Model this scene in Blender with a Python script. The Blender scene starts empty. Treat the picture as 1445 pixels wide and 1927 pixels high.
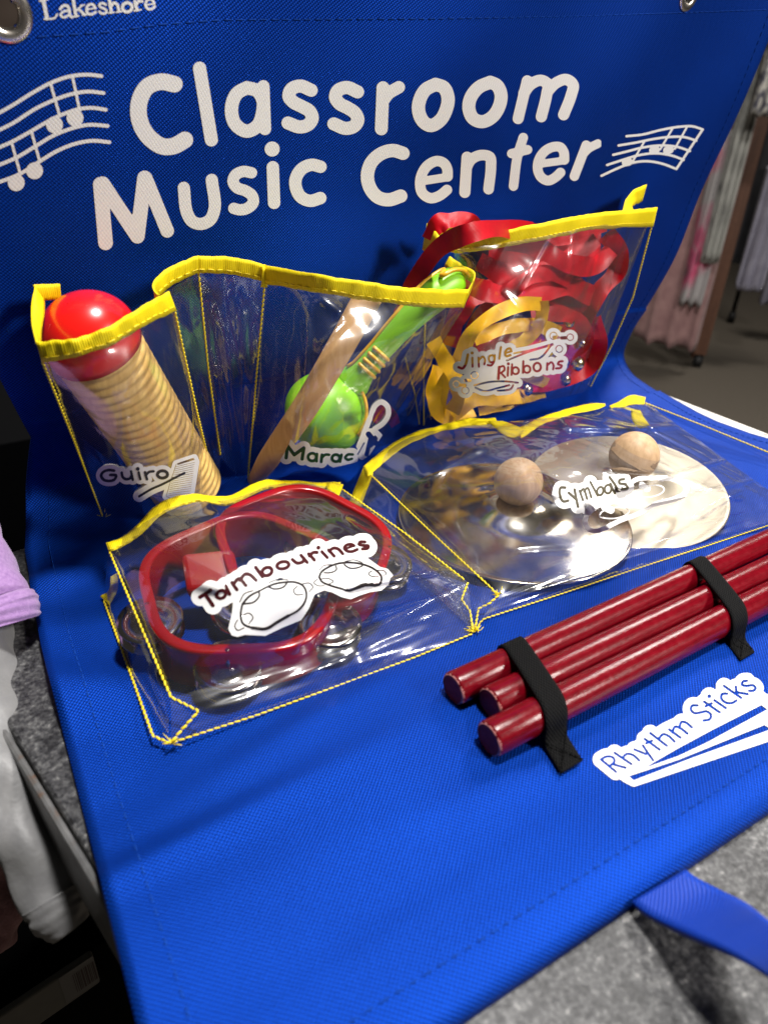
import bpy, bmesh, math, random
import numpy as np
from mathutils import Vector, Matrix
from mathutils.bvhtree import BVHTree
random.seed(7)
sc = bpy.context.scene
COL = sc.collection

# ------------------------------------------------------------------ camera
# camera axes in world (right, down, forward); the banner lies along +X / +Y, table top is z = 0
F, CX, CY = 1313.5, 722.5, 963.5
RM = Matrix(((0.85947482, -0.2163232, 0.46314933),
             (-0.50946356, -0.43664273, 0.74147825),
             (0.04183184, -0.8732396, -0.48549223)))
CAM = Vector((0.0, 0.0, 0.18))
U = 0.3
cam_d = bpy.data.cameras.new('camera')
cam = bpy.data.objects.new('camera', cam_d)
COL.objects.link(cam)
m = Matrix.Identity(4)
for r in range(3):
    m[r][0] = RM[r][0]; m[r][1] = -RM[r][1]; m[r][2] = -RM[r][2]; m[r][3] = CAM[r]
cam.matrix_world = m
cam_d.sensor_fit = 'VERTICAL'
cam_d.sensor_height = 9.8
cam_d.sensor_width = 7.35
cam_d.lens = 9.8 * F / 1927.0
cam_d.clip_start = 0.01
cam_d.clip_end = 60
cam_d.dof.use_dof = True
cam_d.dof.focus_distance = 0.33
cam_d.dof.aperture_fstop = 3.2
sc.camera = cam

# ------------------------------------------------------------------ world, lamps, exposure
w = bpy.data.worlds.new('World'); sc.world = w; w.use_nodes = True
w.node_tree.nodes['Background'].inputs[0].default_value = (1.0, 0.95, 0.88, 1)
w.node_tree.nodes['Background'].inputs[1].default_value = 0.04

def area(name, loc, target, sx, sy, power, col):
    d = bpy.data.lights.new(name, 'AREA'); d.shape = 'RECTANGLE'; d.size = sx; d.size_y = sy
    d.energy = power; d.color = col
    o = bpy.data.objects.new(name, d); COL.objects.link(o)
    o.location = loc
    o.rotation_euler = (Vector(target) - Vector(loc)).to_track_quat('-Z', 'Y').to_euler()
    return o
area('ceiling_or_fill_lamp', (0.38, 0.08, 2.0), (0.2, 0.15, 0), 0.22, 0.22, 66, (1.0, 0.97, 0.93))
area('ceiling_or_fill_lamp', (1.35, -1.35, 1.35), (0.3, 0.33, 0.1), 0.35, 0.35, 60, (1.0, 0.95, 0.89))  # added front fill, set low to brighten the hanging panel
area('ceiling_or_fill_lamp', (1.75, 1.05, 1.55), (0.28, 0.22, 0), 0.45, 0.3, 24, (1.0, 0.97, 0.92))
area('ceiling_or_fill_lamp', (3.2, 1.6, 2.4), (3.0, 2.2, -0.7), 0.6, 0.6, 40, (1.0, 0.95, 0.88))
sc.view_settings.view_transform = 'Standard'
sc.view_settings.look = 'None'
sc.view_settings.exposure = 0.0
sc.view_settings.gamma = 1.0
sc.view_settings.use_curve_mapping = False
try:
    sc.cycles.transparent_max_bounces = 40
    sc.cycles.max_bounces = 10
    sc.cycles.use_denoising = True
except Exception:
    pass

# ------------------------------------------------------------------ geometry helpers
def ray(px, py):
    return (RM @ Vector(((px - CX) / F, (py - CY) / F, 1.0)))

def at_z(px, py, z=0.0):
    d = ray(px, py); return CAM + d * ((z - CAM.z) / d.z)

def at_y(px, py, y):
    d = ray(px, py); return CAM + d * ((y - CAM.y) / d.y)

PN = Vector((-0.12, 1.0, 0.237)).normalized()      # away from the viewer, behind the hanging panel
PC = 1.085 * U / Vector((-0.12, 1.0, 0.237)).length

def pan(px, py, off=0.0):
    """point at distance off in front of the hanging panel's mean plane"""
    d = ray(px, py)
    t = (PC - off - PN.dot(CAM)) / PN.dot(d)
    return CAM + d * t

def catmull(pts, n):
    """resample a list of points (any dimension) to n points along a Catmull-Rom spline by chord length"""
    P = np.array([list(p) for p in pts], float)
    if len(P) == 2:
        t = np.linspace(0, 1, n)[:, None]; return P[0] * (1 - t) + P[1] * t
    d = np.r_[0, np.cumsum(np.maximum(np.linalg.norm(np.diff(P, axis=0), axis=1), 1e-9) ** 0.75)]
    d /= d[-1]
    M = np.zeros_like(P)
    for i in range(len(P)):
        if i == 0: M[i] = (P[1] - P[0]) / (d[1] - d[0])
        elif i == len(P) - 1: M[i] = (P[-1] - P[-2]) / (d[-1] - d[-2])
        else:
            a, b = d[i] - d[i - 1], d[i + 1] - d[i]
            M[i] = ((P[i] - P[i - 1]) / a * b + (P[i + 1] - P[i]) / b * a) / (a + b)
    # uniform speed resample
    tt = np.linspace(0, 1, max(n * 6, 60))
    out = []
    for t in tt:
        i = min(max(np.searchsorted(d, t) - 1, 0), len(P) - 2)
        h = d[i + 1] - d[i]; s = (t - d[i]) / h
        out.append((2*s**3 - 3*s**2 + 1) * P[i] + (s**3 - 2*s**2 + s) * h * M[i] + (-2*s**3 + 3*s**2) * P[i + 1] + (s**3 - s**2) * h * M[i + 1])
    out = np.array(out)
    L = np.r_[0, np.cumsum(np.linalg.norm(np.diff(out, axis=0), axis=1))]
    q = np.linspace(0, L[-1], n)
    return np.stack([np.interp(q, L, out[:, k]) for k in range(P.shape[1])], axis=1)

def linres(pts, n):
    P = np.array([list(p) for p in pts], float)
    L = np.r_[0, np.cumsum(np.linalg.norm(np.diff(P, axis=0), axis=1))]
    q = np.linspace(0, L[-1], n)
    return np.stack([np.interp(q, L, P[:, k]) for k in range(P.shape[1])], axis=1)

def link(name, verts, faces, mat, parent=None, smooth=True, uvs=None, mats=None, fmat=None):
    me = bpy.data.meshes.new(name)
    me.from_pydata([tuple(v) for v in verts], [], [tuple(int(i) for i in f) for f in faces])
    if uvs is not None:
        lay = me.uv_layers.new(name='UVMap')
        li = np.empty(len(me.loops), dtype=np.int32); me.loops.foreach_get('vertex_index', li)
        lay.data.foreach_set('uv', np.asarray(uvs, dtype=np.float32)[li].ravel())
    me.materials.append(mat)
    if mats:
        for q in mats: me.materials.append(q)
        me.polygons.foreach_set('material_index', fmat)
    if smooth: me.polygons.foreach_set('use_smooth', [True] * len(me.polygons))
    me.update()
    o = bpy.data.objects.new(name, me); COL.objects.link(o)
    if parent:
        o.parent = parent
        o.matrix_parent_inverse = Matrix.Translation(parent.location).inverted() if parent.type == 'EMPTY' else Matrix.Identity(4)
    return o

def thing(name, label, cat, loc=(0, 0, 0), group=None):
    o = bpy.data.objects.new(name, None); COL.objects.link(o); o.location = loc
    o.empty_display_size = 0.02
    tag(o, label, cat, group)
    return o

def tag(o, label=None, cat=None, group=None, kind=None):
    if label: o['label'] = label
    if cat: o['category'] = cat
    if group: o['group'] = group
    if kind: o['kind'] = kind
    return o

def grid_faces(nu, nv, closed_u=False, base=0):
    f = []
    for j in range(nv - 1):
        for i in range(nu if closed_u else nu - 1):
            i2 = (i + 1) % nu
            f.append((base + j * nu + i, base + j * nu + i2, base + (j + 1) * nu + i2, base + (j + 1) * nu + i))
    return f

class MB:
    """collects pieces of ONE object"""
    def __init__(s): s.v = []; s.f = []; s.uv = []
    def add(s, v, f, uv=None):
        b = len(s.v); s.v += [Vector(q) for q in v]; s.f += [tuple(b + i for i in q) for q in f]
        s.uv += list(uv) if uv is not None else [(0, 0)] * len(v)
    def tube(s, pts, rad, k=8, caps=True):
        P = [Vector(p) for p in pts]; n = len(P)
        R = rad if hasattr(rad, '__len__') else [rad] * n
        t0 = (P[1] - P[0]).normalized()
        up = Vector((0, 0, 1)) if abs(t0.z) < 0.9 else Vector((1, 0, 0))
        a = t0.cross(up).normalized()
        v = []; L = 0; uv = []
        for i in range(n):
            t = (P[min(i + 1, n - 1)] - P[max(i - 1, 0)]).normalized()
            a = (a - t * a.dot(t)).normalized(); b = t.cross(a)
            if i: L += (P[i] - P[i - 1]).length
            for j in range(k):
                q = 2 * math.pi * j / k
                v.append(P[i] + (a * math.cos(q) + b * math.sin(q)) * R[i]); uv.append((j / k, L))
        f = grid_faces(k, n, True)
        if caps:
            f.append(tuple(range(k - 1, -1, -1))); f.append(tuple(range((n - 1) * k, n * k)))
        s.add(v, f, uv)
    def lathe(s, prof, M, k=48, closed=False):
        """prof: (r, z) list, M: matrix"""
        v = []; uv = []; L = 0
        for i, (r, z) in enumerate(prof):
            if i: L += math.hypot(r - prof[i-1][0], z - prof[i-1][1])
            for j in range(k):
                q = 2 * math.pi * j / k
                v.append(M @ Vector((r * math.cos(q), r * math.sin(q), z))); uv.append((q / (2*math.pi), L))
        f = grid_faces(k, len(prof), True)
        if closed:
            n = len(prof)
            for j in range(k):
                j2 = (j + 1) % k
                f.append(((n-1)*k + j, (n-1)*k + j2, j2, j))
        s.add(v, f, uv)
    def build(s, name, mat, parent=None, smooth=True):
        return link(name, s.v, s.f, mat, parent, smooth, s.uv)

def frame(origin, z, x=None):
    z = Vector(z).normalized()
    x = Vector(x) if x is not None else (Vector((1, 0, 0)) if abs(z.x) < 0.9 else Vector((0, 1, 0)))
    x = (x - z * x.dot(z)).normalized(); y = z.cross(x)
    M = Matrix.Identity(4)
    for i in range(3): M[i][0] = x[i]; M[i][1] = y[i]; M[i][2] = z[i]; M[i][3] = origin[i]
    return M

def solid(o, th, offset=-1.0, bev=0.0):
    md = o.modifiers.new('thickness', 'SOLIDIFY'); md.thickness = th; md.offset = offset
    return o

def rough_sub(o, lv=1):
    md = o.modifiers.new('smooth', 'SUBSURF'); md.levels = lv; md.render_levels = lv
    return o

# ------------------------------------------------------------------ material helpers
class NT:
    def __init__(s, name):
        s.m = bpy.data.materials.new(name); s.m.use_nodes = True; s.t = s.m.node_tree
        s.b = s.t.nodes['Principled BSDF']; s.out = s.t.nodes['Material Output']
    def n(s, typ, **kw):
        q = s.t.nodes.new(typ)
        for k, v in kw.items(): setattr(q, k, v)
        return q
    def l(s, a, b): s.t.links.new(a, b)
    def val(s, x): return x
    def math(s, op, a, b=None, c=None, clamp=False):
        q = s.n('ShaderNodeMath', operation=op); q.use_clamp = clamp
        for i, x in enumerate((a, b, c)):
            if x is None: continue
            if isinstance(x, (int, float)): q.inputs[i].default_value = x
            else: s.l(x, q.inputs[i])
        return q.outputs[0]
    def uv(s):
        tc = s.n('ShaderNodeTexCoord'); sp = s.n('ShaderNodeSeparateXYZ'); s.l(tc.outputs['UV'], sp.inputs[0])
        return tc.outputs['UV'], sp.outputs[0], sp.outputs[1]
    def obj(s): return s.n('ShaderNodeTexCoord').outputs['Object']
    def noise(s, vec, scale, detail=3, rough=0.5, dist=0.0):
        q = s.n('ShaderNodeTexNoise'); q.inputs['Scale'].default_value = scale; q.inputs['Detail'].default_value = detail
        q.inputs['Roughness'].default_value = rough; q.inputs['Distortion'].default_value = dist
        if vec is not None: s.l(vec, q.inputs['Vector'])
        return q.outputs['Fac']
    def ramp(s, fac, stops):
        q = s.n('ShaderNodeValToRGB'); e = q.color_ramp.elements
        while len(e) < len(stops): e.new(0.5)
        for i, (p, c) in enumerate(stops):
            e[i].position = p; e[i].color = (*c, 1) if len(c) == 3 else c
        s.l(fac, q.inputs[0]); return q.outputs[0]
    def bump(s, h, dist=0.001, strength=1.0, prev=None):
        q = s.n('ShaderNodeBump'); q.inputs['Distance'].default_value = dist; q.inputs['Strength'].default_value = strength
        s.l(h, q.inputs['Height'])
        if prev is not None: s.l(prev, q.inputs['Normal'])
        s.l(q.outputs[0], s.b.inputs['Normal']); return q.outputs[0]
    def set(s, **kw):
        for k, v in kw.items():
            k = k.replace('_', ' ')
            i = s.b.inputs[k]
            if isinstance(v, tuple): i.default_value = (*v, 1) if len(v) == 3 else v
            elif isinstance(v, (int, float)): i.default_value = v
            else: s.l(v, i)
        return s

def weave_mat(name, dark, light, px=0.0013, py=0.0011, rough=0.5, spec=0.35, bump=0.00018, sheen=0.0, tint=(1, 1, 1), metal=0.0):
    t = NT(name); uv, u, v = t.uv()
    wob = t.noise(uv, 60, 2)
    uu = t.math('ADD', t.math('MULTIPLY', u, math.pi / px), t.math('MULTIPLY', wob, 0.9))
    vv = t.math('ADD', t.math('MULTIPLY', v, math.pi / py), t.math('MULTIPLY', wob, 0.7))
    c = t.math('MULTIPLY', t.math('SINE', uu), t.math('SINE', vv))
    h = t.math('ADD', t.math('MULTIPLY', c, 0.5), 0.5)
    vn = t.noise(uv, 900, 2)
    hh = t.math('ADD', h, t.math('MULTIPLY', vn, 0.25))
    big = t.noise(uv, 14, 4, 0.6)
    f = t.math('ADD', t.math('MULTIPLY', hh, 0.75), t.math('MULTIPLY', big, 0.2))
    t.set(Base_Color=t.ramp(f, [(0.15, dark), (0.95, light)]), Roughness=rough)
    t.b.inputs['Specular IOR Level'].default_value = spec; t.b.inputs['Metallic'].default_value = metal
    if sheen:
        t.b.inputs['Sheen Weight'].default_value = sheen; t.b.inputs['Sheen Roughness'].default_value = 0.45; t.b.inputs['Sheen Tint'].default_value = (*tint, 1)
    t.bump(hh, bump, 0.9)
    return t.m

M = {}
M['blue'] = weave_mat('blue_oxford_cloth', (0.0001, 0.002, 0.036), (0.0030, 0.064, 0.50), px=0.00074, py=0.00068, bump=0.00022, spec=0.10, rough=0.50, metal=0.66)
M['print'] = weave_mat('white_screen_print', (0.74, 0.73, 0.70), (0.87, 0.86, 0.83), px=0.00074, py=0.00068, bump=0.00010, spec=0.25, rough=0.6)
M['strap'] = weave_mat('blue_webbing', (0.001, 0.016, 0.20), (0.005, 0.060, 0.48), px=0.0009, py=0.0006, bump=0.0002, spec=0.4, rough=0.45)
M['elastic'] = weave_mat('black_elastic', (0.001, 0.001, 0.001), (0.0045, 0.0045, 0.005), px=0.0006, py=0.0009, bump=0.0004, spec=0.12, rough=0.8)
M['thread_blue'] = NT('pale_blue_thread').set(Base_Color=(0.005, 0.045, 0.27), Roughness=0.8, Specular_IOR_Level=0.1).m

def tape_mat():
    t = NT('yellow_grosgrain'); uv, u, v = t.uv()
    s = t.math('SINE', t.math('MULTIPLY', u, 2 * math.pi / 0.00085))
    n = t.noise(uv, 40, 4, 0.6)
    h = t.math('ADD', t.math('MULTIPLY', s, 0.5), 0.5)
    t.set(Base_Color=t.ramp(t.math('ADD', t.math('MULTIPLY', h, 0.5), t.math('MULTIPLY', n, 0.5)), [(0.15, (0.70, 0.52, 0.002)), (0.8, (0.93, 0.76, 0.004))]), Roughness=0.55)
    t.b.inputs['Specular IOR Level'].default_value = 0.3
    t.bump(h, 0.00012, 0.8); return t.m
M['tape'] = tape_mat()
M['thread'] = NT('yellow_thread').set(Base_Color=(0.78, 0.60, 0.01), Roughness=0.5).m

def vinyl_mat():
    t = NT('clear_vinyl'); nt = t.t
    tr = t.n('ShaderNodeBsdfTransparent'); tr.inputs[0].default_value = (0.955, 0.955, 0.965, 1)
    gl = t.n('ShaderNodeBsdfGlossy'); gl.inputs['Roughness'].default_value = 0.09
    df = t.n('ShaderNodeBsdfDiffuse'); df.inputs[0].default_value = (0.55, 0.58, 0.66, 1)
    ob = t.obj()
    mp = t.n('ShaderNodeMapping'); t.l(ob, mp.inputs[0]); mp.inputs['Scale'].default_value = (30, 18, 14); mp.inputs['Rotation'].default_value = (0.3, 0.2, 0.5)
    n1 = t.noise(mp.outputs[0], 1.0, 1, 0.45, 0.9); n2 = t.noise(ob, 55, 1, 0.5, 0.8)
    h = t.math('ADD', n1, t.math('MULTIPLY', n2, 0.14))
    bp = t.n('ShaderNodeBump'); bp.inputs['Distance'].default_value = 0.0040; bp.inputs['Strength'].default_value = 1.0
    t.l(h, bp.inputs['Height']); t.l(bp.outputs[0], gl.inputs['Normal'])
    lw = t.n('ShaderNodeLayerWeight'); lw.inputs['Blend'].default_value = 0.5; t.l(bp.outputs[0], lw.inputs['Normal'])
    fz = t.math('ADD', 0.095, t.math('MULTIPLY', t.math('POWER', lw.outputs['Facing'], 4.0), 0.85), clamp=True)
    m1 = t.n('ShaderNodeMixShader'); t.l(fz, m1.inputs[0]); t.l(tr.outputs[0], m1.inputs[1]); t.l(gl.outputs[0], m1.inputs[2])
    sm = t.noise(ob, 60, 5, 0.7)
    m2 = t.n('ShaderNodeMixShader'); t.l(t.math('MULTIPLY', sm, 0.03), m2.inputs[0]); t.l(m1.outputs[0], m2.inputs[1]); t.l(df.outputs[0], m2.inputs[2])
    g2 = t.n('ShaderNodeBsdfGlossy'); g2.inputs['Roughness'].default_value = 0.34; t.l(bp.outputs[0], g2.inputs['Normal'])
    m3 = t.n('ShaderNodeMixShader'); m3.inputs[0].default_value = 0.03; t.l(m2.outputs[0], m3.inputs[1]); t.l(g2.outputs[0], m3.inputs[2])
    t.l(m3.outputs[0], t.out.inputs['Surface']); return t.m
M['vinyl'] = vinyl_mat()
M['sticker'] = NT('white_vinyl_print').set(Base_Color=(0.74, 0.73, 0.72), Roughness=0.35).m
for nm, c_ in (('maroon', (0.045, 0.004, 0.006)), ('olive', (0.06, 0.05, 0.028)), ('gold', (0.46, 0.23, 0.008)), ('wine', (0.26, 0.006, 0.014)), ('forest', (0.012, 0.05, 0.008)), ('navy', (0.014, 0.014, 0.03)), ('blackish', (0.014, 0.010, 0.010))):
    M['ink_' + nm] = NT(nm + '_ink').set(Base_Color=c_, Roughness=0.5, Specular_IOR_Level=0.2).m  # stand-in colours for the dark contents behind the clear letters
M['ink'] = NT('dark_ink').set(Base_Color=(0.03, 0.012, 0.012), Roughness=0.4).m

def speckle_mat():
    t = NT('speckled_laminate'); ob = t.obj()
    a = t.noise(ob, 620, 2, 0.6); b = t.noise(ob, 230, 3, 0.7); c = t.noise(ob, 30, 3)
    f = t.math('ADD', t.math('MULTIPLY', a, 0.5), t.math('ADD', t.math('MULTIPLY', b, 0.4), t.math('MULTIPLY', c, 0.1)))
    t.set(Base_Color=t.ramp(f, [(0.40, (0.008, 0.008, 0.009)), (0.5, (0.040, 0.040, 0.042)), (0.6, (0.10, 0.10, 0.10)), (0.7, (0.32, 0.31, 0.30))]), Roughness=0.42)
    t.bump(b, 0.0004, 0.5); return t.m
M['table'] = speckle_mat()
def worn_white():
    t = NT('worn_white_edge'); ob = t.obj()
    t.set(Base_Color=t.ramp(t.noise(ob, 160, 5, 0.7), [(0.3, (0.16, 0.10, 0.07)), (0.42, (0.55, 0.52, 0.47)), (0.7, (0.7, 0.68, 0.64))]), Roughness=0.4); return t.m
M['edge'] = worn_white()
def edge_grey():
    t = NT('grey_table_edge'); ob = t.obj()
    t.set(Base_Color=t.ramp(t.noise(ob, 120, 5, 0.7), [(0.3, (0.10, 0.06, 0.04)), (0.42, (0.09, 0.09, 0.09)), (0.7, (0.14, 0.14, 0.14))]), Roughness=0.4); return t.m
M['edgegrey'] = edge_grey()

def wood_mat(name, dark, light, scale=1.0, rough=0.5, axis='Z', spec=0.4):
    t = NT(name); ob = t.obj()
    mp = t.n('ShaderNodeMapping'); t.l(ob, mp.inputs[0])
    s = [320 * scale, 320 * scale, 320 * scale]; s['XYZ'.index(axis)] = 22 * scale
    mp.inputs['Scale'].default_value = s
    n = t.noise(mp.outputs[0], 1, 5, 0.65, 0.4)
    n2 = t.noise(ob, 60, 3)
    f = t.math('ADD', t.math('MULTIPLY', n, 0.75), t.math('MULTIPLY', n2, 0.25))
    t.set(Base_Color=t.ramp(f, [(0.3, dark), (0.7, light)]), Roughness=rough)
    t.b.inputs['Specular IOR Level'].default_value = spec
    t.bump(n, 0.0002, 0.35); return t.m
M['pale_wood'] = wood_mat('pale_ribbed_wood', (0.50, 0.28, 0.065), (0.80, 0.55, 0.19), rough=0.42)
M['tan_wood'] = wood_mat('tan_wood', (0.42, 0.22, 0.08), (0.60, 0.37, 0.16), rough=0.55)
M['ball_wood'] = wood_mat('natural_wood_ball', (0.36, 0.22, 0.11), (0.60, 0.41, 0.24), rough=0.5)
def gloss(name, col, rough=0.2, coat=0.4, noise=0.0):
    t = NT(name); t.set(Base_Color=col, Roughness=rough); t.b.inputs['Coat Weight'].default_value = coat
    t.b.inputs['Coat Roughness'].default_value = 0.12
    if noise:
        ob = t.obj(); n = t.noise(ob, 70, 4, 0.6)
        t.set(Base_Color=t.ramp(n, [(0.3, tuple(c * (1 - noise) for c in col)), (0.7, tuple(min(1, c * (1 + noise)) for c in col))]))
    return t.m
M['red_cap'] = gloss('red_lacquer', (0.62, 0.008, 0.006), 0.25, 0.4, 0.05)
def stick_mat():
    t = NT('red_lacquered_wood'); ob = t.obj()
    mp = t.n('ShaderNodeMapping'); t.l(ob, mp.inputs[0]); mp.inputs['Scale'].default_value = (900, 900, 60)
    g = t.noise(mp.outputs[0], 1, 4, 0.7)
    w1 = t.noise(ob, 350, 4, 0.7)
    f = t.math('ADD', t.math('MULTIPLY', g, 0.6), t.math('MULTIPLY', w1, 0.4))
    sp = t.n('ShaderNodeSeparateXYZ'); t.l(ob, sp.inputs[0])
    endm = t.math('SUBTRACT', 1.0, t.math('MULTIPLY', sp.outputs[2], 1 / 0.0042), clamp=True)
    wear = t.math('GREATER_THAN', t.math('ADD', t.math('MULTIPLY', endm, 0.55), t.math('MULTIPLY', w1, 0.5)), 0.745)
    col = t.ramp(f, [(0.25, (0.055, 0.0008, 0.003)), (0.5, (0.125, 0.0008, 0.005)), (0.64, (0.155, 0.0012, 0.007)), (0.73, (0.36, 0.05, 0.05))])
    mx = t.n('ShaderNodeMix', data_type='RGBA'); t.l(wear, mx.inputs[0]); t.l(col, mx.inputs[6]); mx.inputs[7].default_value = (0.55, 0.22, 0.20, 1)
    t.set(Base_Color=mx.outputs[2], Roughness=t.math('ADD', 0.12, t.math('MULTIPLY', w1, 0.2)), Specular_IOR_Level=0.3)
    t.bump(f, 0.0003, 0.5); return t.m
M['stick'] = stick_mat()
M['stick_end'] = wood_mat('dark_red_end_grain', (0.15, 0.008, 0.012), (0.30, 0.03, 0.035), 2.0, 0.6)
M['green'] = gloss('lime_plastic', (0.22, 0.56, 0.006), 0.42, 0.0, 0.0)
M['green_trim'] = gloss('orange_yellow_plastic', (0.70, 0.38, 0.01), 0.35, 0.1)
def satin(name, dark, light):
    t = NT(name); uv, u, v = t.uv()
    n = t.noise(uv, 60, 4, 0.6)
    t.set(Base_Color=t.ramp(n, [(0.25, dark), (0.75, light)]), Roughness=0.38)
    t.b.inputs['Anisotropic'].default_value = 0.5
    t.b.inputs['Specular IOR Level'].default_value = 0.35
    s = t.math('SINE', t.math('MULTIPLY', v, 2 * math.pi / 0.0005)); t.bump(s, 0.00004, 0.5)
    return t.m
M['ribbon_red'] = satin('red_satin', (0.34, 0.0008, 0.006), (0.60, 0.002, 0.012))
M['ribbon_yellow'] = satin('golden_satin', (0.70, 0.34, 0.004), (0.92, 0.56, 0.01))
def metal(name, col, rough, noise=0.1, sc_=40):
    t = NT(name); ob = t.obj(); n = t.noise(ob, sc_, 4, 0.6)
    t.set(Base_Color=col, Metallic=1.0, Roughness=t.math('ADD', rough, t.math('MULTIPLY', n, noise)))
    return t.m
M['steel'] = metal('polished_steel', (0.50, 0.47, 0.44), 0.10, 0.12)
def mottled():
    t = NT('brass_painted_reflections'); ob = t.obj(); n = t.noise(ob, 26, 5, 0.65, 1.2)
    t.set(Base_Color=t.ramp(n, [(0.26, (0.30, 0.24, 0.13)), (0.42, (0.60, 0.54, 0.43)), (0.7, (0.74, 0.71, 0.66))]), Metallic=1.0, Roughness=t.math('ADD', 0.07, t.math('MULTIPLY', t.noise(ob, 90, 4), 0.16)))  # brown-gold mottling painted in for reflections of the surroundings
    return t.m
M['mottled'] = mottled()
M['brushed'] = metal('satin_steel', (0.50, 0.44, 0.34), 0.42, 0.16)
M['bell'] = metal('nickel', (0.80, 0.68, 0.44), 0.16, 0.12)
def tamb_mat():
    t = NT('translucent_red_plastic'); t.set(Base_Color=(0.36, 0.003, 0.005), Roughness=0.22)
    t.b.inputs['Subsurface Weight'].default_value = 0.0
    t.b.inputs['Transmission Weight'].default_value = 0.25; t.b.inputs['Coat Weight'].default_value = 0.3
    return t.m
M['tamb'] = tamb_mat()
M['grommet'] = metal('grommet_nickel', (0.72, 0.67, 0.60), 0.22, 0.12, 200)

def cloth_mat(name, dark, light, sc_=180, rough=0.85, bump=0.0006):
    t = NT(name); ob = t.obj(); n = t.noise(ob, sc_, 3, 0.6); n2 = t.noise(ob, sc_ * 4, 2)
    t.set(Base_Color=t.ramp(n, [(0.3, dark), (0.7, light)]), Roughness=rough)
    t.b.inputs['Sheen Weight'].default_value = 0.2
    t.bump(n2, bump, 0.6); return t.m

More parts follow.
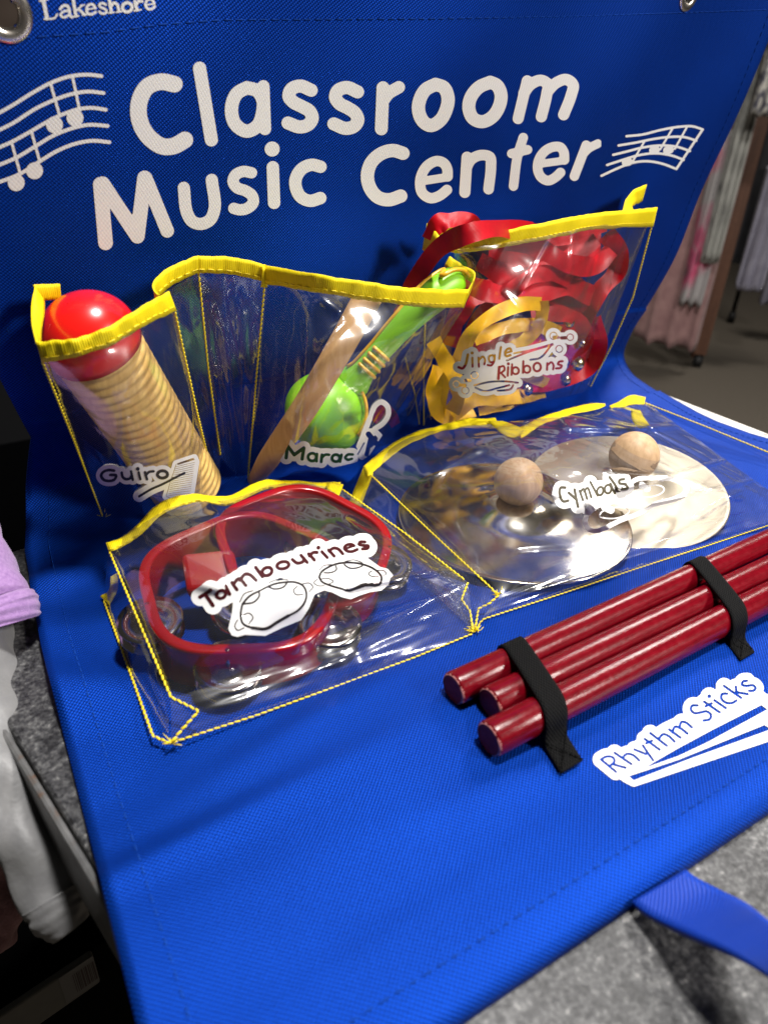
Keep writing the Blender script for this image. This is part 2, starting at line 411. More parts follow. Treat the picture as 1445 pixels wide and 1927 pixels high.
# ------------------------------------------------------------------ 2-D artwork -> clean mesh
class Art:
    """prints drawn as strokes / outlines in a flat grid, turned into one mesh by marching squares"""
    def __init__(s, x0, y0, x1, y1, step=1.0):
        s.x0, s.y0, s.st = x0, y0, step
        s.nx = int((x1 - x0) / step) + 1; s.ny = int((y1 - y0) / step) + 1
        X, Y = np.meshgrid(x0 + np.arange(s.nx) * step, y0 + np.arange(s.ny) * step)
        s.X, s.Y = X, Y
        s.big = 1e3
        s.layers = {}
        s.o = (0, 0); s.k = 1.0
    def base(s, ox, oy, k): s.o = (ox, oy); s.k = k
    def T(s, pts): return [(s.o[0] + p[0] * s.k, s.o[1] + p[1] * s.k) for p in pts]
    def lay(s, names):
        for n in names.split('+'):
            if n not in s.layers: s.layers[n] = np.full((s.ny, s.nx), s.big)
            yield s.layers[n]
    def seg(s, arr, a, b, r, pad=40):
        xa, xb = min(a[0], b[0]) - r - pad, max(a[0], b[0]) + r + pad
        ya, yb = min(a[1], b[1]) - r - pad, max(a[1], b[1]) + r + pad
        i0 = max(0, int((xa - s.x0) / s.st)); i1 = min(s.nx, int((xb - s.x0) / s.st) + 2)
        j0 = max(0, int((ya - s.y0) / s.st)); j1 = min(s.ny, int((yb - s.y0) / s.st) + 2)
        if i0 >= i1 or j0 >= j1: return
        X = s.X[j0:j1, i0:i1] - a[0]; Y = s.Y[j0:j1, i0:i1] - a[1]
        dx, dy = b[0] - a[0], b[1] - a[1]; L = dx * dx + dy * dy + 1e-9
        t = np.clip((X * dx + Y * dy) / L, 0, 1)
        d = np.hypot(X - t * dx, Y - t * dy) - r
        arr[j0:j1, i0:i1] = np.minimum(arr[j0:j1, i0:i1], d)
    def stroke(s, pts, r, lay='cut', smooth=True, closed=False):
        P = s.T(pts); r = r * s.k
        if closed: P = P + P[:3] if smooth else P + P[:1]
        if smooth and len(P) > 2:
            Q = catmull(P, max(12, len(P) * 5))
            if closed:
                Q = np.vstack([Q, Q[:1]]) if False else Q
        else: Q = P
        for arr in s.lay(lay):
            for a, b in zip(Q[:-1], Q[1:]): s.seg(arr, a, b, r)
    def ell(s, cx, cy, rx, ry, r, lay='cut', rot=0.0):
        n = 28; c, q = math.cos(rot), math.sin(rot)
        pts = [(cx + rx * math.cos(2*math.pi*i/n) * c - ry * math.sin(2*math.pi*i/n) * q, cy + rx * math.cos(2*math.pi*i/n) * q + ry * math.sin(2*math.pi*i/n) * c) for i in range(n + 1)]
        s.stroke(pts, r, lay, smooth=False)
    def poly(s, pts, lay='cut', smooth=False, r=0.0):
        P = s.T(pts)
        if smooth: P = [tuple(p) for p in catmull(P + P[:1], len(P) * 6)][:-1]
        ins = np.zeros((s.ny, s.nx), bool)
        for (xa, ya), (xb, yb) in zip(P, P[1:] + P[:1]):
            if abs(yb - ya) < 1e-9: continue
            cond = ((ya > s.Y) != (yb > s.Y)) & (s.X < (xb - xa) * (s.Y - ya) / (yb - ya) + xa)
            ins ^= cond
        d = np.full((s.ny, s.nx), s.big)
        for a, b in zip(P, P[1:] + P[:1]): s.seg(d, a, b, 0, pad=60)
        d = np.where(ins, -d, d) - r * s.k
        for arr in s.lay(lay): np.minimum(arr, d, out=arr)
    def dot(s, x, y, r, lay='cut'): s.stroke([(x, y), (x + 0.01, y)], r, lay, smooth=False)
    def mesh(s, f):
        """polygons of the region f < 0 : list of 2-D verts, faces"""
        ny, nx = f.shape; vid = {}; V = []; Fc = []
        def corner(j, i):
            k = (j, i)
            if k not in vid: vid[k] = len(V); V.append((s.x0 + i * s.st, s.y0 + j * s.st))
            return vid[k]
        def cross(j, i, j2, i2):
            k = (j, i, j2, i2) if (j, i) < (j2, i2) else (j2, i2, j, i)
            if k not in vid:
                a, b = f[k[0], k[1]], f[k[2], k[3]]; t = min(max(a / (a - b), 0.02), 0.98)
                vid[k] = len(V); V.append((s.x0 + (k[1] + (k[3] - k[1]) * t) * s.st, s.y0 + (k[0] + (k[2] - k[0]) * t) * s.st))
            return vid[k]
        ins = f < 0
        any_ = ins[:-1, :-1] | ins[1:, :-1] | ins[:-1, 1:] | ins[1:, 1:]
        for j, i in zip(*np.nonzero(any_)):
            cs = [(j, i), (j + 1, i), (j + 1, i + 1), (j, i + 1)]
            poly = []
            for q in range(4):
                a, b = cs[q], cs[(q + 1) % 4]
                if ins[a]: poly.append(corner(*a))
                if ins[a] != ins[b]: poly.append(cross(*a, *b))
            if len(poly) >= 3: Fc.append(poly)
        return V, Fc

def bvh_of(o, mat=None):
    me = o.data
    vs = [v.co.copy() for v in me.vertices]
    return BVHTree.FromPolygons(vs, [tuple(p.vertices) for p in me.polygons])

def lay_on(bvh, V, off, fallback=None):
    """project 2-D art onto a real surface, lifted off metres towards the viewer's side"""
    out = []
    for (x, y) in V:
        d = ray(x, y).normalized()
        h, n, idx, dist = bvh.ray_cast(CAM, d)
        if h is None:
            out.append(None); continue
        if n.dot(d) > 0: n = -n
        out.append((h + n * off, n))
    return out

def decal(name, art, f, bvh, mat, parent, off=0.0003, uvscale=None):
    V, Fc = art.mesh(f)
    P = lay_on(bvh, V, off)
    ok = [p is not None for p in P]
    idx = {}; vv = []
    for i, p in enumerate(P):
        if p is not None: idx[i] = len(vv); vv.append(p[0])
    ff = []
    for q in Fc:
        if all(ok[i] for i in q):
            pts = [P[i][0] for i in q]
            if max((a - pts[0]).length for a in pts) < 0.02: ff.append([idx[i] for i in q])
    uvs = [(p.x, p.y + p.z) for p in vv]
    return link(name, vv, ff, mat, parent, True, uvs)

# ================================================================== SETTING
def quad_slab(name, poly, z0, z1, mat, parent=None):
    n = len(poly)
    v = [(x, y, z1) for x, y in poly] + [(x, y, z0) for x, y in poly]
    f = [tuple(range(n)), tuple(range(2 * n - 1, n - 1, -1))]
    for i in range(n):
        j = (i + 1) % n; f.append((i, n + i, n + j, j))
    o = link(name, v, f, mat, parent, False)
    b = o.modifiers.new('bevel', 'BEVEL'); b.width = 0.0012; b.segments = 2
    return o

t = NT('brown_grey_carpet'); ob = t.obj()
t.set(Base_Color=t.ramp(t.noise(ob, 140, 4, 0.7), [(0.3, (0.045, 0.036, 0.026)), (0.7, (0.13, 0.11, 0.085))]), Roughness=0.95); t.bump(t.noise(ob, 500, 2), 0.003, 0.6)
M['carpet'] = t.m
fl = link('floor', [(-4, -3, -0.75), (9, -3, -0.75), (9, 8, -0.75), (-4, 8, -0.75)], [(0, 1, 2, 3)], M['carpet'], None, False); tag(fl, kind='structure')
t = NT('beige_wall'); ob = t.obj(); t.set(Base_Color=t.ramp(t.noise(ob, 5, 3), [(0.3, (0.20, 0.15, 0.12)), (0.7, (0.26, 0.20, 0.165))]), Roughness=0.9); M['wall'] = t.m
wl = link('wall', [(-4, 6.5, -0.75), (9, 6.5, -0.75), (9, 6.5, 2.6), (-4, 6.5, 2.6), (-4, 6.6, -0.75), (9, 6.6, -0.75), (9, 6.6, 2.6), (-4, 6.6, 2.6)], [(0, 1, 2, 3), (5, 4, 7, 6), (3, 2, 6, 7), (0, 4, 5, 1), (1, 5, 6, 2), (4, 0, 3, 7)], M['wall'], None, False); tag(wl, kind='structure')

# display table
TZ = -0.0022
tbl = thing('display_table', 'speckled grey laminate table top carrying the blue cloth organizer', 'table', (0.25, 0.15, -0.75))
SL = (0.002 - -0.047) / (0.456 - 0.672)
def xl_t(y): return (-0.047 + (y - 0.672) * SL)
poly = [(xl_t(-0.6) * U, -0.6 * U), (1.495 * U, -0.6 * U), (1.495 * U, 1.30 * U), (xl_t(1.06) * U, 1.06 * U)]
quad_slab('tabletop', poly, TZ - 0.028, TZ, M['table'], tbl)
poly2 = [(1.497 * U, -0.6 * U), (1.59 * U, -0.6 * U), (1.59 * U, 1.30 * U), (1.497 * U, 1.30 * U)]
quad_slab('edge_strip', poly2, TZ - 0.03, TZ + 0.0012, M['edge'], tbl)
a = Vector((xl_t(-0.6) * U, -0.6 * U, 0)); b = Vector((xl_t(1.06) * U, 1.06 * U, 0)); nrm = Vector((-(b - a).y, (b - a).x, 0)).normalized()
e1 = [a + nrm * 0.0005, b + nrm * 0.0005, b + nrm * 0.003, a + nrm * 0.003]
quad_slab('edge_band', [(p.x, p.y) for p in e1], TZ - 0.028, TZ - 0.0006, M['edgegrey'], tbl)
for (x, y) in ((0.09, 0.0), (0.44, 0.0), (0.44, 0.34), (0.03, 0.27)):
    quad_slab('leg', [(x - 0.02, y - 0.02), (x + 0.02, y - 0.02), (x + 0.02, y + 0.02), (x - 0.02, y + 0.02)], -0.75, TZ - 0.0285, M['ink'], tbl)

# ================================================================== BANNER (hanging organizer)
org = thing('hanging_organizer', 'blue cloth music organizer with clear yellow trimmed pockets, half hanging, half lying flat', 'organizer', (0.23, 0.2, 0.0))
def b_rows(x):
    """profile (y, z) in table units for the cloth at relative position x 0..1"""
    X = x * 1.55
    yp = 1.085 + 0.12 * X
    def pl(z, d): return (yp - 0.237 * z + d, z)
    l = 1 - x
    bump = 0.012 * math.sin(x * 9 + 0.6)
    return [(0.196, -0.006), (0.200, 0.004), (0.22, 0.0125), (0.3, 0.012), (0.42, 0.010), (0.56, 0.008), (0.70, 0.008), (0.82, 0.008), (0.93, 0.007),
            (yp - 0.085 - 0.02 * l, 0.006), (yp - 0.01 - 0.01 * l, 0.018), (yp + 0.035, 0.06), pl(0.115, 0.055), pl(0.155, 0.050), pl(0.22, 0.032), pl(0.34, 0.014 + bump),
            pl(0.50, 0.024), pl(0.65, 0.026), pl(0.80, 0.034 ), pl(0.95, 0.045), pl(1.12, 0.07)]
NU, NV = 150, 330
gridP = []
cols = []
for i in range(NU):
    x = i / (NU - 1)
    pr = catmull(b_rows(x), NV)
    cols.append(pr)
pinchL = [(0, 0.0), (0.30, 0.0), (0.42, 0.01), (0.52, 0.055), (0.58, 0.03), (0.66, 0.0), (1, 0.0)]
pinchR = [(0, 1.575), (0.2, 1.56), (0.34, 1.535), (0.42, 1.56), (0.47, 1.585), (0.6, 1.585), (1, 1.59)]
def interp(tab, q): return float(np.interp(q, [p[0] for p in tab], [p[1] for p in tab]))
rngw = np.random.RandomState(3)
verts = []; uvs = []
Ls = [np.r_[0, np.cumsum(np.linalg.norm(np.diff(c, axis=0), axis=1))] for c in cols]
for j in range(NV):
    q = j / (NV - 1)
    xl, xr = interp(pinchL, q), interp(pinchR, q)
    for i in range(NU):
        x = i / (NU - 1)
        y, z = cols[i][j]
        X = xl + (xr - xl) * x
        if z < 0.03 and y < 1.15:      # soft waves of the lying half
            k = max(0.0, min(1.0, (y - 0.22) / 0.12)) * 1.0
            z += k * (0.0055 * math.sin(X * 7 + y * 4) * math.sin(y * 9 - X * 2) + 0.0045 * math.sin(X * 3.1 - y * 13) + 0.002 * math.sin(X * 16 + y * 7))
            # fold at the left, beside the first pocket
            d = (y - (0.70 + (X - 0.02) * -0.55)) / 0.05
            z += 0.014 * math.exp(-d * d) * math.exp(-(X / 0.12) ** 2)
            d2 = (y - (0.93 + X * 0.35)) / 0.035
            z += 0.016 * math.exp(-d2 * d2) * math.exp(-((X - 0.02) / 0.11) ** 2)
            for (ya, sl, xc, xw, am_, wd_) in ((0.44, 0.05, 0.05, 0.22, 0.005, 0.018), (0.33, -0.10, 0.55, 0.35, 0.003, 0.02), (0.52, 0.16, 0.25, 0.16, 0.003, 0.02), (0.27, 0.08, 0.2, 0.2, 0.003, 0.015)):
                d3 = (y - (ya + sl * (X - xc))) / wd_
                z += am_ * math.exp(-d3 * d3) * math.exp(-((X - xc) / xw) ** 2) * k
            z = max(z, 0.0005) if y > 0.2 else z
        elif z > 0.2:
            y += 0.006 * math.sin(X * 8 + z * 5) + 0.004 * math.sin(X * 15 - z * 9)
        verts.append(Vector((X, y, z)) * U)
        uvs.append((X * U, Ls[i][j] * U))
faces = grid_faces(NU, NV)
# grommet holes
def nearest_hit(bv, px, py):
    d = ray(px, py).normalized(); return bv.ray_cast(CAM, d)
bv0 = BVHTree.FromPolygons(verts, faces)
GR = []
for (px, py) in ((9, 24), (1297, -12)):
    h, n, i, _ = nearest_hit(bv0, px, py)
    if n.dot(h - CAM) > 0: n = -n
    GR.append((h, n))
def keep(f):
    c = (verts[f[0]] + verts[f[2]]) / 2
    return all((c - g[0]).length > 0.0052 for g in GR)
faces = [f for f in faces if keep(f)]
panel = link('cloth_panel', verts, faces, M['blue'], org, True, uvs)
solid(panel, 0.0009, 1.0 if False else -1.0)
BV = BVHTree.FromPolygons(verts, faces)
# which side is the front?
fn = (verts[1] - verts[0]).cross(verts[NU] - verts[0])

def bpt(u, v):
    fi = u * (NU - 1); fj = v * (NV - 1)
    i = min(int(fi), NU - 2); j = min(int(fj), NV - 2); a, b = fi - i, fj - j
    V = lambda ii, jj: verts[jj * NU + ii]
    p = V(i, j) * (1-a) * (1-b) + V(i+1, j) * a * (1-b) + V(i, j+1) * (1-a) * b + V(i+1, j+1) * a * b
    n = (V(i+1, j) - V(i, j)).cross(V(i, j+1) - V(i, j)).normalized()
    return p, n
def dashes(mb, pts, dash, gap, r, nrm=None, lift=0.0, k=6, tilt=0.0):
    """stitches along a 3-D polyline"""
    P = np.array([list(p) for p in pts]); L = np.r_[0, np.cumsum(np.linalg.norm(np.diff(P, axis=0), axis=1))]
    s = 0.0; i = 0
    while s + dash < L[-1]:
        q = [s, s + dash * 0.15, s + dash * 0.5, s + dash * 0.85, s + dash]
        pp = [Vector([np.interp(t_, L, P[:, c]) for c in range(3)]) for t_ in q]
        if tilt:
            tt = (pp[-1] - pp[0]).normalized(); view = (CAM - pp[0]).normalized(); sd = tt.cross(view).normalized()
            for m_, e in enumerate((-1, -0.6, 0, 0.6, 1)): pp[m_] = pp[m_] + sd * tilt * e
        mb.tube(pp, [r * 0.5, r, r * 1.05, r, r * 0.5], k)
        s += dash + gap; i += 1
hem = MB()
for (u0, v0, u1, v1) in ((0.022, 0.03, 0.022, 0.985), (0.978, 0.03, 0.978, 0.985)):
    pts = []
    for q in np.linspace(0, 1, 200):
        p, n = bpt(u0 + (u1 - u0) * q, v0 + (v1 - v0) * q); pts.append(p + n * (0.0003 if n.z > -2 else 0))
    dashes(hem, pts, 0.0028, 0.0016, 0.00020)
# bottom hem and top hem follow the cloth
def surf_line(pxs, off, n=120):
    out = []
    for (x, y) in linres(pxs, n):
        h, nn, i, d = nearest_hit(BV, x, y)
        if h is None: continue
        if nn.dot(h - CAM) > 0: nn = -nn
        out.append(h + nn * off)
    return out
pb = []
for q in np.linspace(0.01, 0.99, 200):
    j = 0.022
    p, n = bpt(q, j); pb.append(p + Vector((0, 0, 0.0003)))
dashes(hem, pb, 0.0024, 0.0016, 0.00018)
top_line = surf_line([(-60, 78), (60, 70), (200, 60), (300, 46), (420, 37), (800, 35), (1100, 30), (1445, 18), (1470, 17)], 0.0003, 160)
dashes(hem, top_line, 0.0034, 0.0017, 0.00022)
hem.build('hem_stitching', M['thread_blue'], panel)

for (h, n) in GR:
    mb = MB(); Mx = frame(h, n)
    prof = []
    for k in range(13):
        q = math.pi * k / 12
        prof.append((0.0060 - 0.0019 * math.cos(q) * -1 * -1 if False else 0.0062 + 0.0020 * math.cos(q), 0.0002 + 0.0011 * math.sin(q)))
    prof += [(0.0042, -0.002), (0.0045, -0.002)]
    mb.lathe(prof, Mx, 48)
    mb.build('grommet', M['grommet'], org)

# ---------------------------------------------------------------- printed title
A = Art(-30, 100, 1130, 480, 2.0)
s_ = 0.2076
A.base(220, 100, s_)
K = 'ink'
A.stroke([(520, 280), (400, 258), (280, 300), (215, 400), (195, 520), (220, 650), (300, 770), (420, 845), (520, 838), (615, 785)], 75, K)
A.stroke([(748, 135), (855, 785)], 59, K)
A.stroke([(1175, 312), (1085, 365), (1037, 500), (1070, 640), (1175, 706), (1270, 660), (1318, 540), (1320, 420), (1270, 340), (1175, 312)], 60, K)
A.stroke([(1325, 300), (1340, 685)], 56, K)
A.base(500, 100, s_)
A.stroke([(410, 335), (310, 297), (230, 325), (208, 390), (245, 440), (320, 480), (395, 525), (420, 590), (385, 645), (310, 668), (200, 632)], 59, K)
A.stroke([(830, 350), (730, 310), (650, 340), (630, 400), (665, 455), (740, 495), (810, 545), (833, 605), (800, 660), (725, 681), (615, 640)], 59, K)
A.stroke([(1060, 312), (1045, 685)], 58, K)
A.stroke([(1060, 430), (1110, 365), (1203, 308)], 56, K)
A.base(800, 100, s_)
A.stroke([(90, 282), (0, 330), (-55, 430), (-63, 520), (-20, 620), (45, 655), (130, 610), (190, 500), (203, 400), (165, 310), (90, 282)], 60, K)
A.stroke([(585, 262), (480, 310), (405, 410), (392, 500), (430, 590), (510, 620), (600, 580), (670, 470), (682, 370), (645, 290), (585, 262)], 59, K)
A.stroke([(920, 250), (838, 592)], 50, K)
A.stroke([(890, 360), (955, 280), (1045, 245), (1105, 280), (1095, 380), (1048, 575)], 51, K)
A.stroke([(1100, 350), (1180, 270), (1275, 238), (1335, 285), (1318, 380), (1250, 557)], 51, K)
A.base(160, 280, s_)
A.stroke([(140, 320), (187, 850)], 66, K, smooth=False)
A.stroke([(160, 315), (475, 790)], 66, K, smooth=False)
A.stroke([(540, 262), (475, 790)], 66, K, smooth=False)
A.stroke([(550, 262), (745, 742)], 61, K, smooth=False)
A.stroke([(895, 352), (925, 580), (970, 655), (1045, 680), (1130, 645), (1172, 550), (1148, 280)], 55, K)
A.base(420, 260, s_)
A.stroke([(255, 312), (180, 300), (108, 335), (88, 395), (125, 448), (200, 475), (260, 520), (272, 580), (215, 635), (150, 648), (95, 635)], 51, K)
A.stroke([(448, 262), (460, 585)], 56, K)
A.dot(442, 97, 68, K)
A.stroke([(880, 258), (800, 240), (710, 278), (655, 370), (658, 450), (700, 530), (785, 567), (878, 542)], 56, K)
A.base(660, 230, s_)
A.stroke([(470, 280), (380, 255), (270, 285), (180, 370), (148, 490), (175, 600), (245, 680), (340, 702), (450, 668)], 60, K)
A.stroke([(655, 530), (880, 495)], 38, K)
A.stroke([(874, 490), (870, 420), (840, 370), (780, 350), (700, 385), (645, 460), (625, 550), (645, 640), (720, 687), (800, 665), (868, 612)], 47, K)
A.stroke([(1050, 315), (1030, 635)], 50, K)
A.stroke([(1040, 420), (1090, 335), (1180, 296), (1258, 315), (1266, 400), (1245, 605)], 48, K)
A.base(860, 230, s_)
A.stroke([(595, 138), (545, 300), (507, 578)], 43, K)
A.stroke([(490, 283), (635, 248)], 42, K)
A.stroke([(755, 375), (970, 345)], 35, K)
A.stroke([(967, 340), (962, 270), (930, 225), (870, 222), (790, 262), (735, 345), (727, 430), (760, 500), (820, 528), (890, 495), (932, 455)], 44, K)
A.stroke([(1165, 207), (1058, 488)], 43, K)
A.stroke([(1125, 300), (1190, 235), (1270, 193)], 39, K)
decal('printed_title', A, A.layers[K], BV, M['print'], panel, 0.00025)

# music staff prints
A = Art(-60, 120, 240, 380, 1.25); A.base(0, 120, 0.1661)
for L in ([(-300, 690), (-60, 580), (0, 550), (150, 465), (400, 310), (600, 205), (800, 140), (1000, 122), (1150, 138)],
          [(-300, 870), (-60, 772), (0, 745), (150, 670), (400, 510), (600, 415), (800, 345), (1000, 313), (1175, 330)],
          [(-300, 1050), (-60, 965), (0, 942), (130, 885), (350, 765), (520, 665), (680, 585), (900, 510), (1050, 498), (1200, 519)],
          [(-300, 1230), (-60, 1162), (0, 1140), (180, 1065), (400, 935), (600, 815), (800, 735), (1000, 690), (1220, 702)],
          [(-300, 1400), (-60, 1355), (0, 1335), (230, 1245), (450, 1105), (650, 985), (850, 905), (1050, 870), (1240, 887)]):
    A.stroke(L, 21, K)
for a_, b_ in (((580, 240), (680, 590)), ((825, 150), (905, 530)), ((360, 770), (455, 1110)), ((135, 890), (235, 1250))): A.stroke([a_, b_], 16, K)
for x, y in ((620, 690), (852, 612), (395, 1210), (187, 1345)): A.dot(x, y, 95, K)
decal('printed_staff', A, A.layers[K], BV, M['print'], panel, 0.00025)
A = Art(1120, 220, 1340, 345, 1.0); A.base(1100, 200, 0.23875)
for L in ([(325, 235), (450, 222), (600, 185), (750, 160), (850, 158), (925, 182)], [(262, 308), (400, 285), (550, 255), (680, 240), (780, 242), (875, 270)],
          [(220, 382), (330, 355), (450, 325), (600, 308), (720, 318), (825, 352)], [(172, 462), (300, 420), (420, 385), (560, 370), (690, 390), (775, 422)],
          [(128, 547), (250, 490), (370, 445), (480, 432), (600, 450), (718, 493)]): A.stroke(L, 9.5, K)
A.stroke([(925, 182), (718, 493)], 9.5, K)
for a_, b_ in (((690, 170), (590, 340)), ((800, 165), (705, 335)), ((470, 270), (370, 440))): A.stroke([a_, b_], 8, K)
for x, y, rx in ((545, 345, 20), (655, 345, 20), (330, 440, 20)): A.stroke([(x - 12, y + 3), (x + 12, y - 3)], 30, K)
decal('printed_staff', A, A.layers[K], BV, M['print'], panel, 0.00025)
# small serif name at the top
A = Art(60, -20, 300, 50, 0.8); A.base(0, 0, s_)
for P, r in (([(395, 0), (428, 165)], 17), ([(405, 172), (500, 160), (520, 128)], 9), ([(362, 8), (435, -6)], 8),
             ([(548, 80), (575, 52), (610, 52), (628, 80), (638, 140), (655, 155)], 13), ([(628, 95), (575, 105), (550, 135), (580, 156), (625, 138)], 11),
             ([(660, -30), (690, 145)], 14), ([(695, 95), (745, 50)], 8), ([(712, 82), (770, 133)], 12), ([(668, 150), (715, 143)], 7), ([(748, 136), (790, 129)], 7), ([(730, 50), (765, 44)], 7),
             ([(790, 85), (865, 73)], 7), ([(865, 73), (850, 45), (820, 38), (795, 55), (786, 90), (802, 123), (835, 128), (868, 108)], 12),
             ([(960, 42), (940, 30), (915, 30), (900, 46), (915, 66), (950, 80), (968, 100), (955, 120), (925, 122), (902, 105)], 11),
             ([(985, -40), (1010, 110)], 14), ([(1005, 60), (1035, 25), (1062, 38), (1078, 103)], 13), ([(985, 118), (1035, 111)], 7), ([(1055, 110), (1105, 103)], 7),
             ([(1155, 22), (1118, 40), (1115, 85), (1150, 108), (1188, 90), (1195, 45), (1155, 22)], 14),
             ([(1222, 12), (1243, 90)], 14), ([(1233, 45), (1258, 10), (1288, 12)], 13), ([(1215, 98), (1278, 88)], 7),
             ([(1325, 45), (1397, 33)], 7), ([(1397, 33), (1382, 2), (1352, -8), (1325, 15), (1320, 50), (1342, 80), (1375, 80), (1403, 58)], 12)):
    A.stroke(P, r, K)
decal('printed_name', A, A.layers[K], BV, M['print'], panel, 0.00025)
# rhythm sticks label
A = Art(1095, 1255, 1450, 1500, 1.0); A.base(1100, 1340, 0.1384)
TX = 'txt+cut'; r_ = 18.5
for P in ([(215, 650), (420, 820)], [(215, 650), (290, 612), (375, 622), (400, 672), (330, 745)], [(385, 718), (550, 765)], [(400, 560), (630, 715)], [(505, 630), (570, 575), (650, 592), (735, 665)],
          [(670, 515), (825, 578)], [(785, 460), (850, 560), (925, 663)], [(810, 372), (1012, 518)], [(830, 432), (910, 395)], [(885, 292), (1110, 465)], [(1000, 370), (1060, 307), (1130, 330), (1215, 408)],
          [(1140, 242), (1295, 355)], [(1185, 285), (1222, 205), (1290, 225), (1390, 300)], [(1280, 215), (1310, 140), (1370, 150), (1450, 215)]): A.stroke(P, r_, TX)
A.base(1245, 1260, 0.1384)
for P in ([(480, 495), (405, 500), (390, 550), (435, 598), (520, 590), (600, 575), (660, 620), (648, 678), (560, 700)], [(570, 445), (780, 588)], [(590, 507), (672, 465)], [(710, 425), (862, 530)],
          [(880, 335), (812, 342), (803, 400), (870, 458), (950, 460), (1005, 428)], [(840, 230), (1070, 390)], [(1000, 240), (1008, 320)], [(1010, 315), (1160, 340)],
          [(1150, 160), (1095, 172), (1087, 215), (1150, 228), (1235, 222), (1268, 260), (1240, 292), (1180, 295)]): A.stroke(P, r_, TX)
A.dot(640, 370, 28, TX)
A.base(0, 0, 1)
A.poly([(1208, 1448), (1275, 1409), (1340, 1374), (1431.2, 1327.5), (1443, 1336), (1330, 1398), (1275, 1424)], 'cut')
A.poly([(1182, 1461.5), (1275, 1431), (1437.4, 1365), (1450, 1373.5), (1300, 1428), (1191.5, 1470)], 'cut')
A.poly([(1140, 1440), (1180, 1466), (1192, 1472), (1450, 1385), (1460, 1330), (1430, 1310), (1400, 1300), (1250, 1370)], 'body', r=9)
outer = np.minimum(A.layers['txt'] - 12.5, A.layers['body'])
decal('printed_label', A, np.maximum(outer, -A.layers['cut']), BV, M['print'], panel, 0.00025)

# ================================================================== POCKETS
def mapper(kind):
    if kind == 'pan': return pan
    return lambda px, py, off: at_z(px, py, off)

def sheet(name, top, bot, mp, parent, nu=40, nv=30, bulge=0.0, wr=0.0, seed=0, mat='vinyl', ridges=(), smooth=True):
    """clear sheet between two edge polylines given as (px, py, height); bulge lifts its middle"""
    a = catmull(top, nu) if smooth else linres(top, nu); b = catmull(bot, nu) if smooth else linres(bot, nu)
    rs = np.random.RandomState(seed); ph = rs.rand(8) * 6.28
    v = []; uv = []
    for j in range(nv):
        q = j / (nv - 1)
        for i in range(nu):
            u = i / (nu - 1)
            x, y, o = a[i] * (1 - q) + b[i] * q
            o += bulge * (math.sin(math.pi * min(max(u, 0), 1)) ** 0.7) * (math.sin(math.pi * q) ** 0.8)
            ed = min(1, 6 * min(u, 1 - u)) * min(1, 6 * min(q, 1 - q))
            o += wr * ed * (math.sin(u * 9 + q * 5 + ph[0]) * 0.5 + math.sin(u * 17 - q * 11 + ph[1]) * 0.35 + math.sin(u * 5 + q * 21 + ph[2]) * 0.3)
            for (u0, q0, u1, q1, am, wd) in ridges:
                ex, ey = u1 - u0, q1 - q0; tt_ = ((u - u0) * ex + (q - q0) * ey) / (ex * ex + ey * ey)
                tc_ = min(1, max(0, tt_)); dd_ = math.hypot(u - u0 - tc_ * ex, q - q0 - tc_ * ey)
                o += am * math.exp(-(dd_ / wd) ** 2)
            v.append(mp(x, y, o)); uv.append((u * 0.1, q * 0.1))
    f = grid_faces(nu, nv)
    k = f[len(f) // 2 + nu // 2]; nn_ = (v[k[1]] - v[k[0]]).cross(v[k[2]] - v[k[0]])
    if nn_.dot(CAM - v[k[0]]) < 0: f = [q[::-1] for q in f]
    return link(name, v, f, M[mat], parent, True, uv)

def tape(name, top, bot, mp, parent, n=70, th=0.0006, mat='tape', stitch=True, smooth=True, across=0.011):
    """folded binding tape between two edges"""
    a = catmull(top, n) if smooth else linres(top, n); b = catmull(bot, n) if smooth else linres(bot, n)
    k = 5; v = []; uv = []; L = 0; prev = None
    rs_ = np.random.RandomState(int(abs(a[0][0] * 7 + a[-1][1])) % 9999)
    ws = (rs_.rand(n, 2) - 0.5); ws = (ws + np.roll(ws, 1, 0) + np.roll(ws, 2, 0) + np.roll(ws, 3, 0)) / 4; ws[0] = ws[-1] = 0
    a = a.copy(); b = b.copy(); a[:, 1] += ws[:, 0] * 4.5; b[:, 1] += ws[:, 1] * 4.5; a[:, 2] += ws[:, 1] * 0.0025; b[:, 2] += ws[:, 0] * 0.0025
    for i in range(n):
        pa, pb_ = mp(*a[i]), mp(*b[i])
        if prev is not None: L += (pa - prev).length
        prev = pa
        for c in range(k):
            q = c / (k - 1); p = pa.lerp(pb_, q)
            p = p + (CAM - p).normalized() * (0.0006 * math.sin(math.pi * q) + 0.0008)
            v.append(p); uv.append((L, q * across))
    o = link(name, v, grid_faces(k, n), M[mat], parent, True, uv)
    solid(o, th, 0)
    if stitch:
        pts = []
        for i in range(n):
            p = mp(*(a[i] * 0.2 + b[i] * 0.8)); pts.append(p + (CAM - p).normalized() * 0.0021)
        mb = MB(); dashes(mb, pts, 0.0028, 0.0013, 0.00024)
        mb.build('stitching', M['thread'], o)
    return o

def seam(pts, mp, parent, r=0.00042, dash=0.0021, gap=0.0002, lift=0.0006, n=None, tail=True, mat='thread'):
    P = [mp(*p) for p in linres(pts, 60)]
    P = [p + (CAM - p).normalized() * lift for p in P]
    mb = MB(); dashes(mb, P, dash, gap, r, tilt=r * 0.55)
    return mb, P

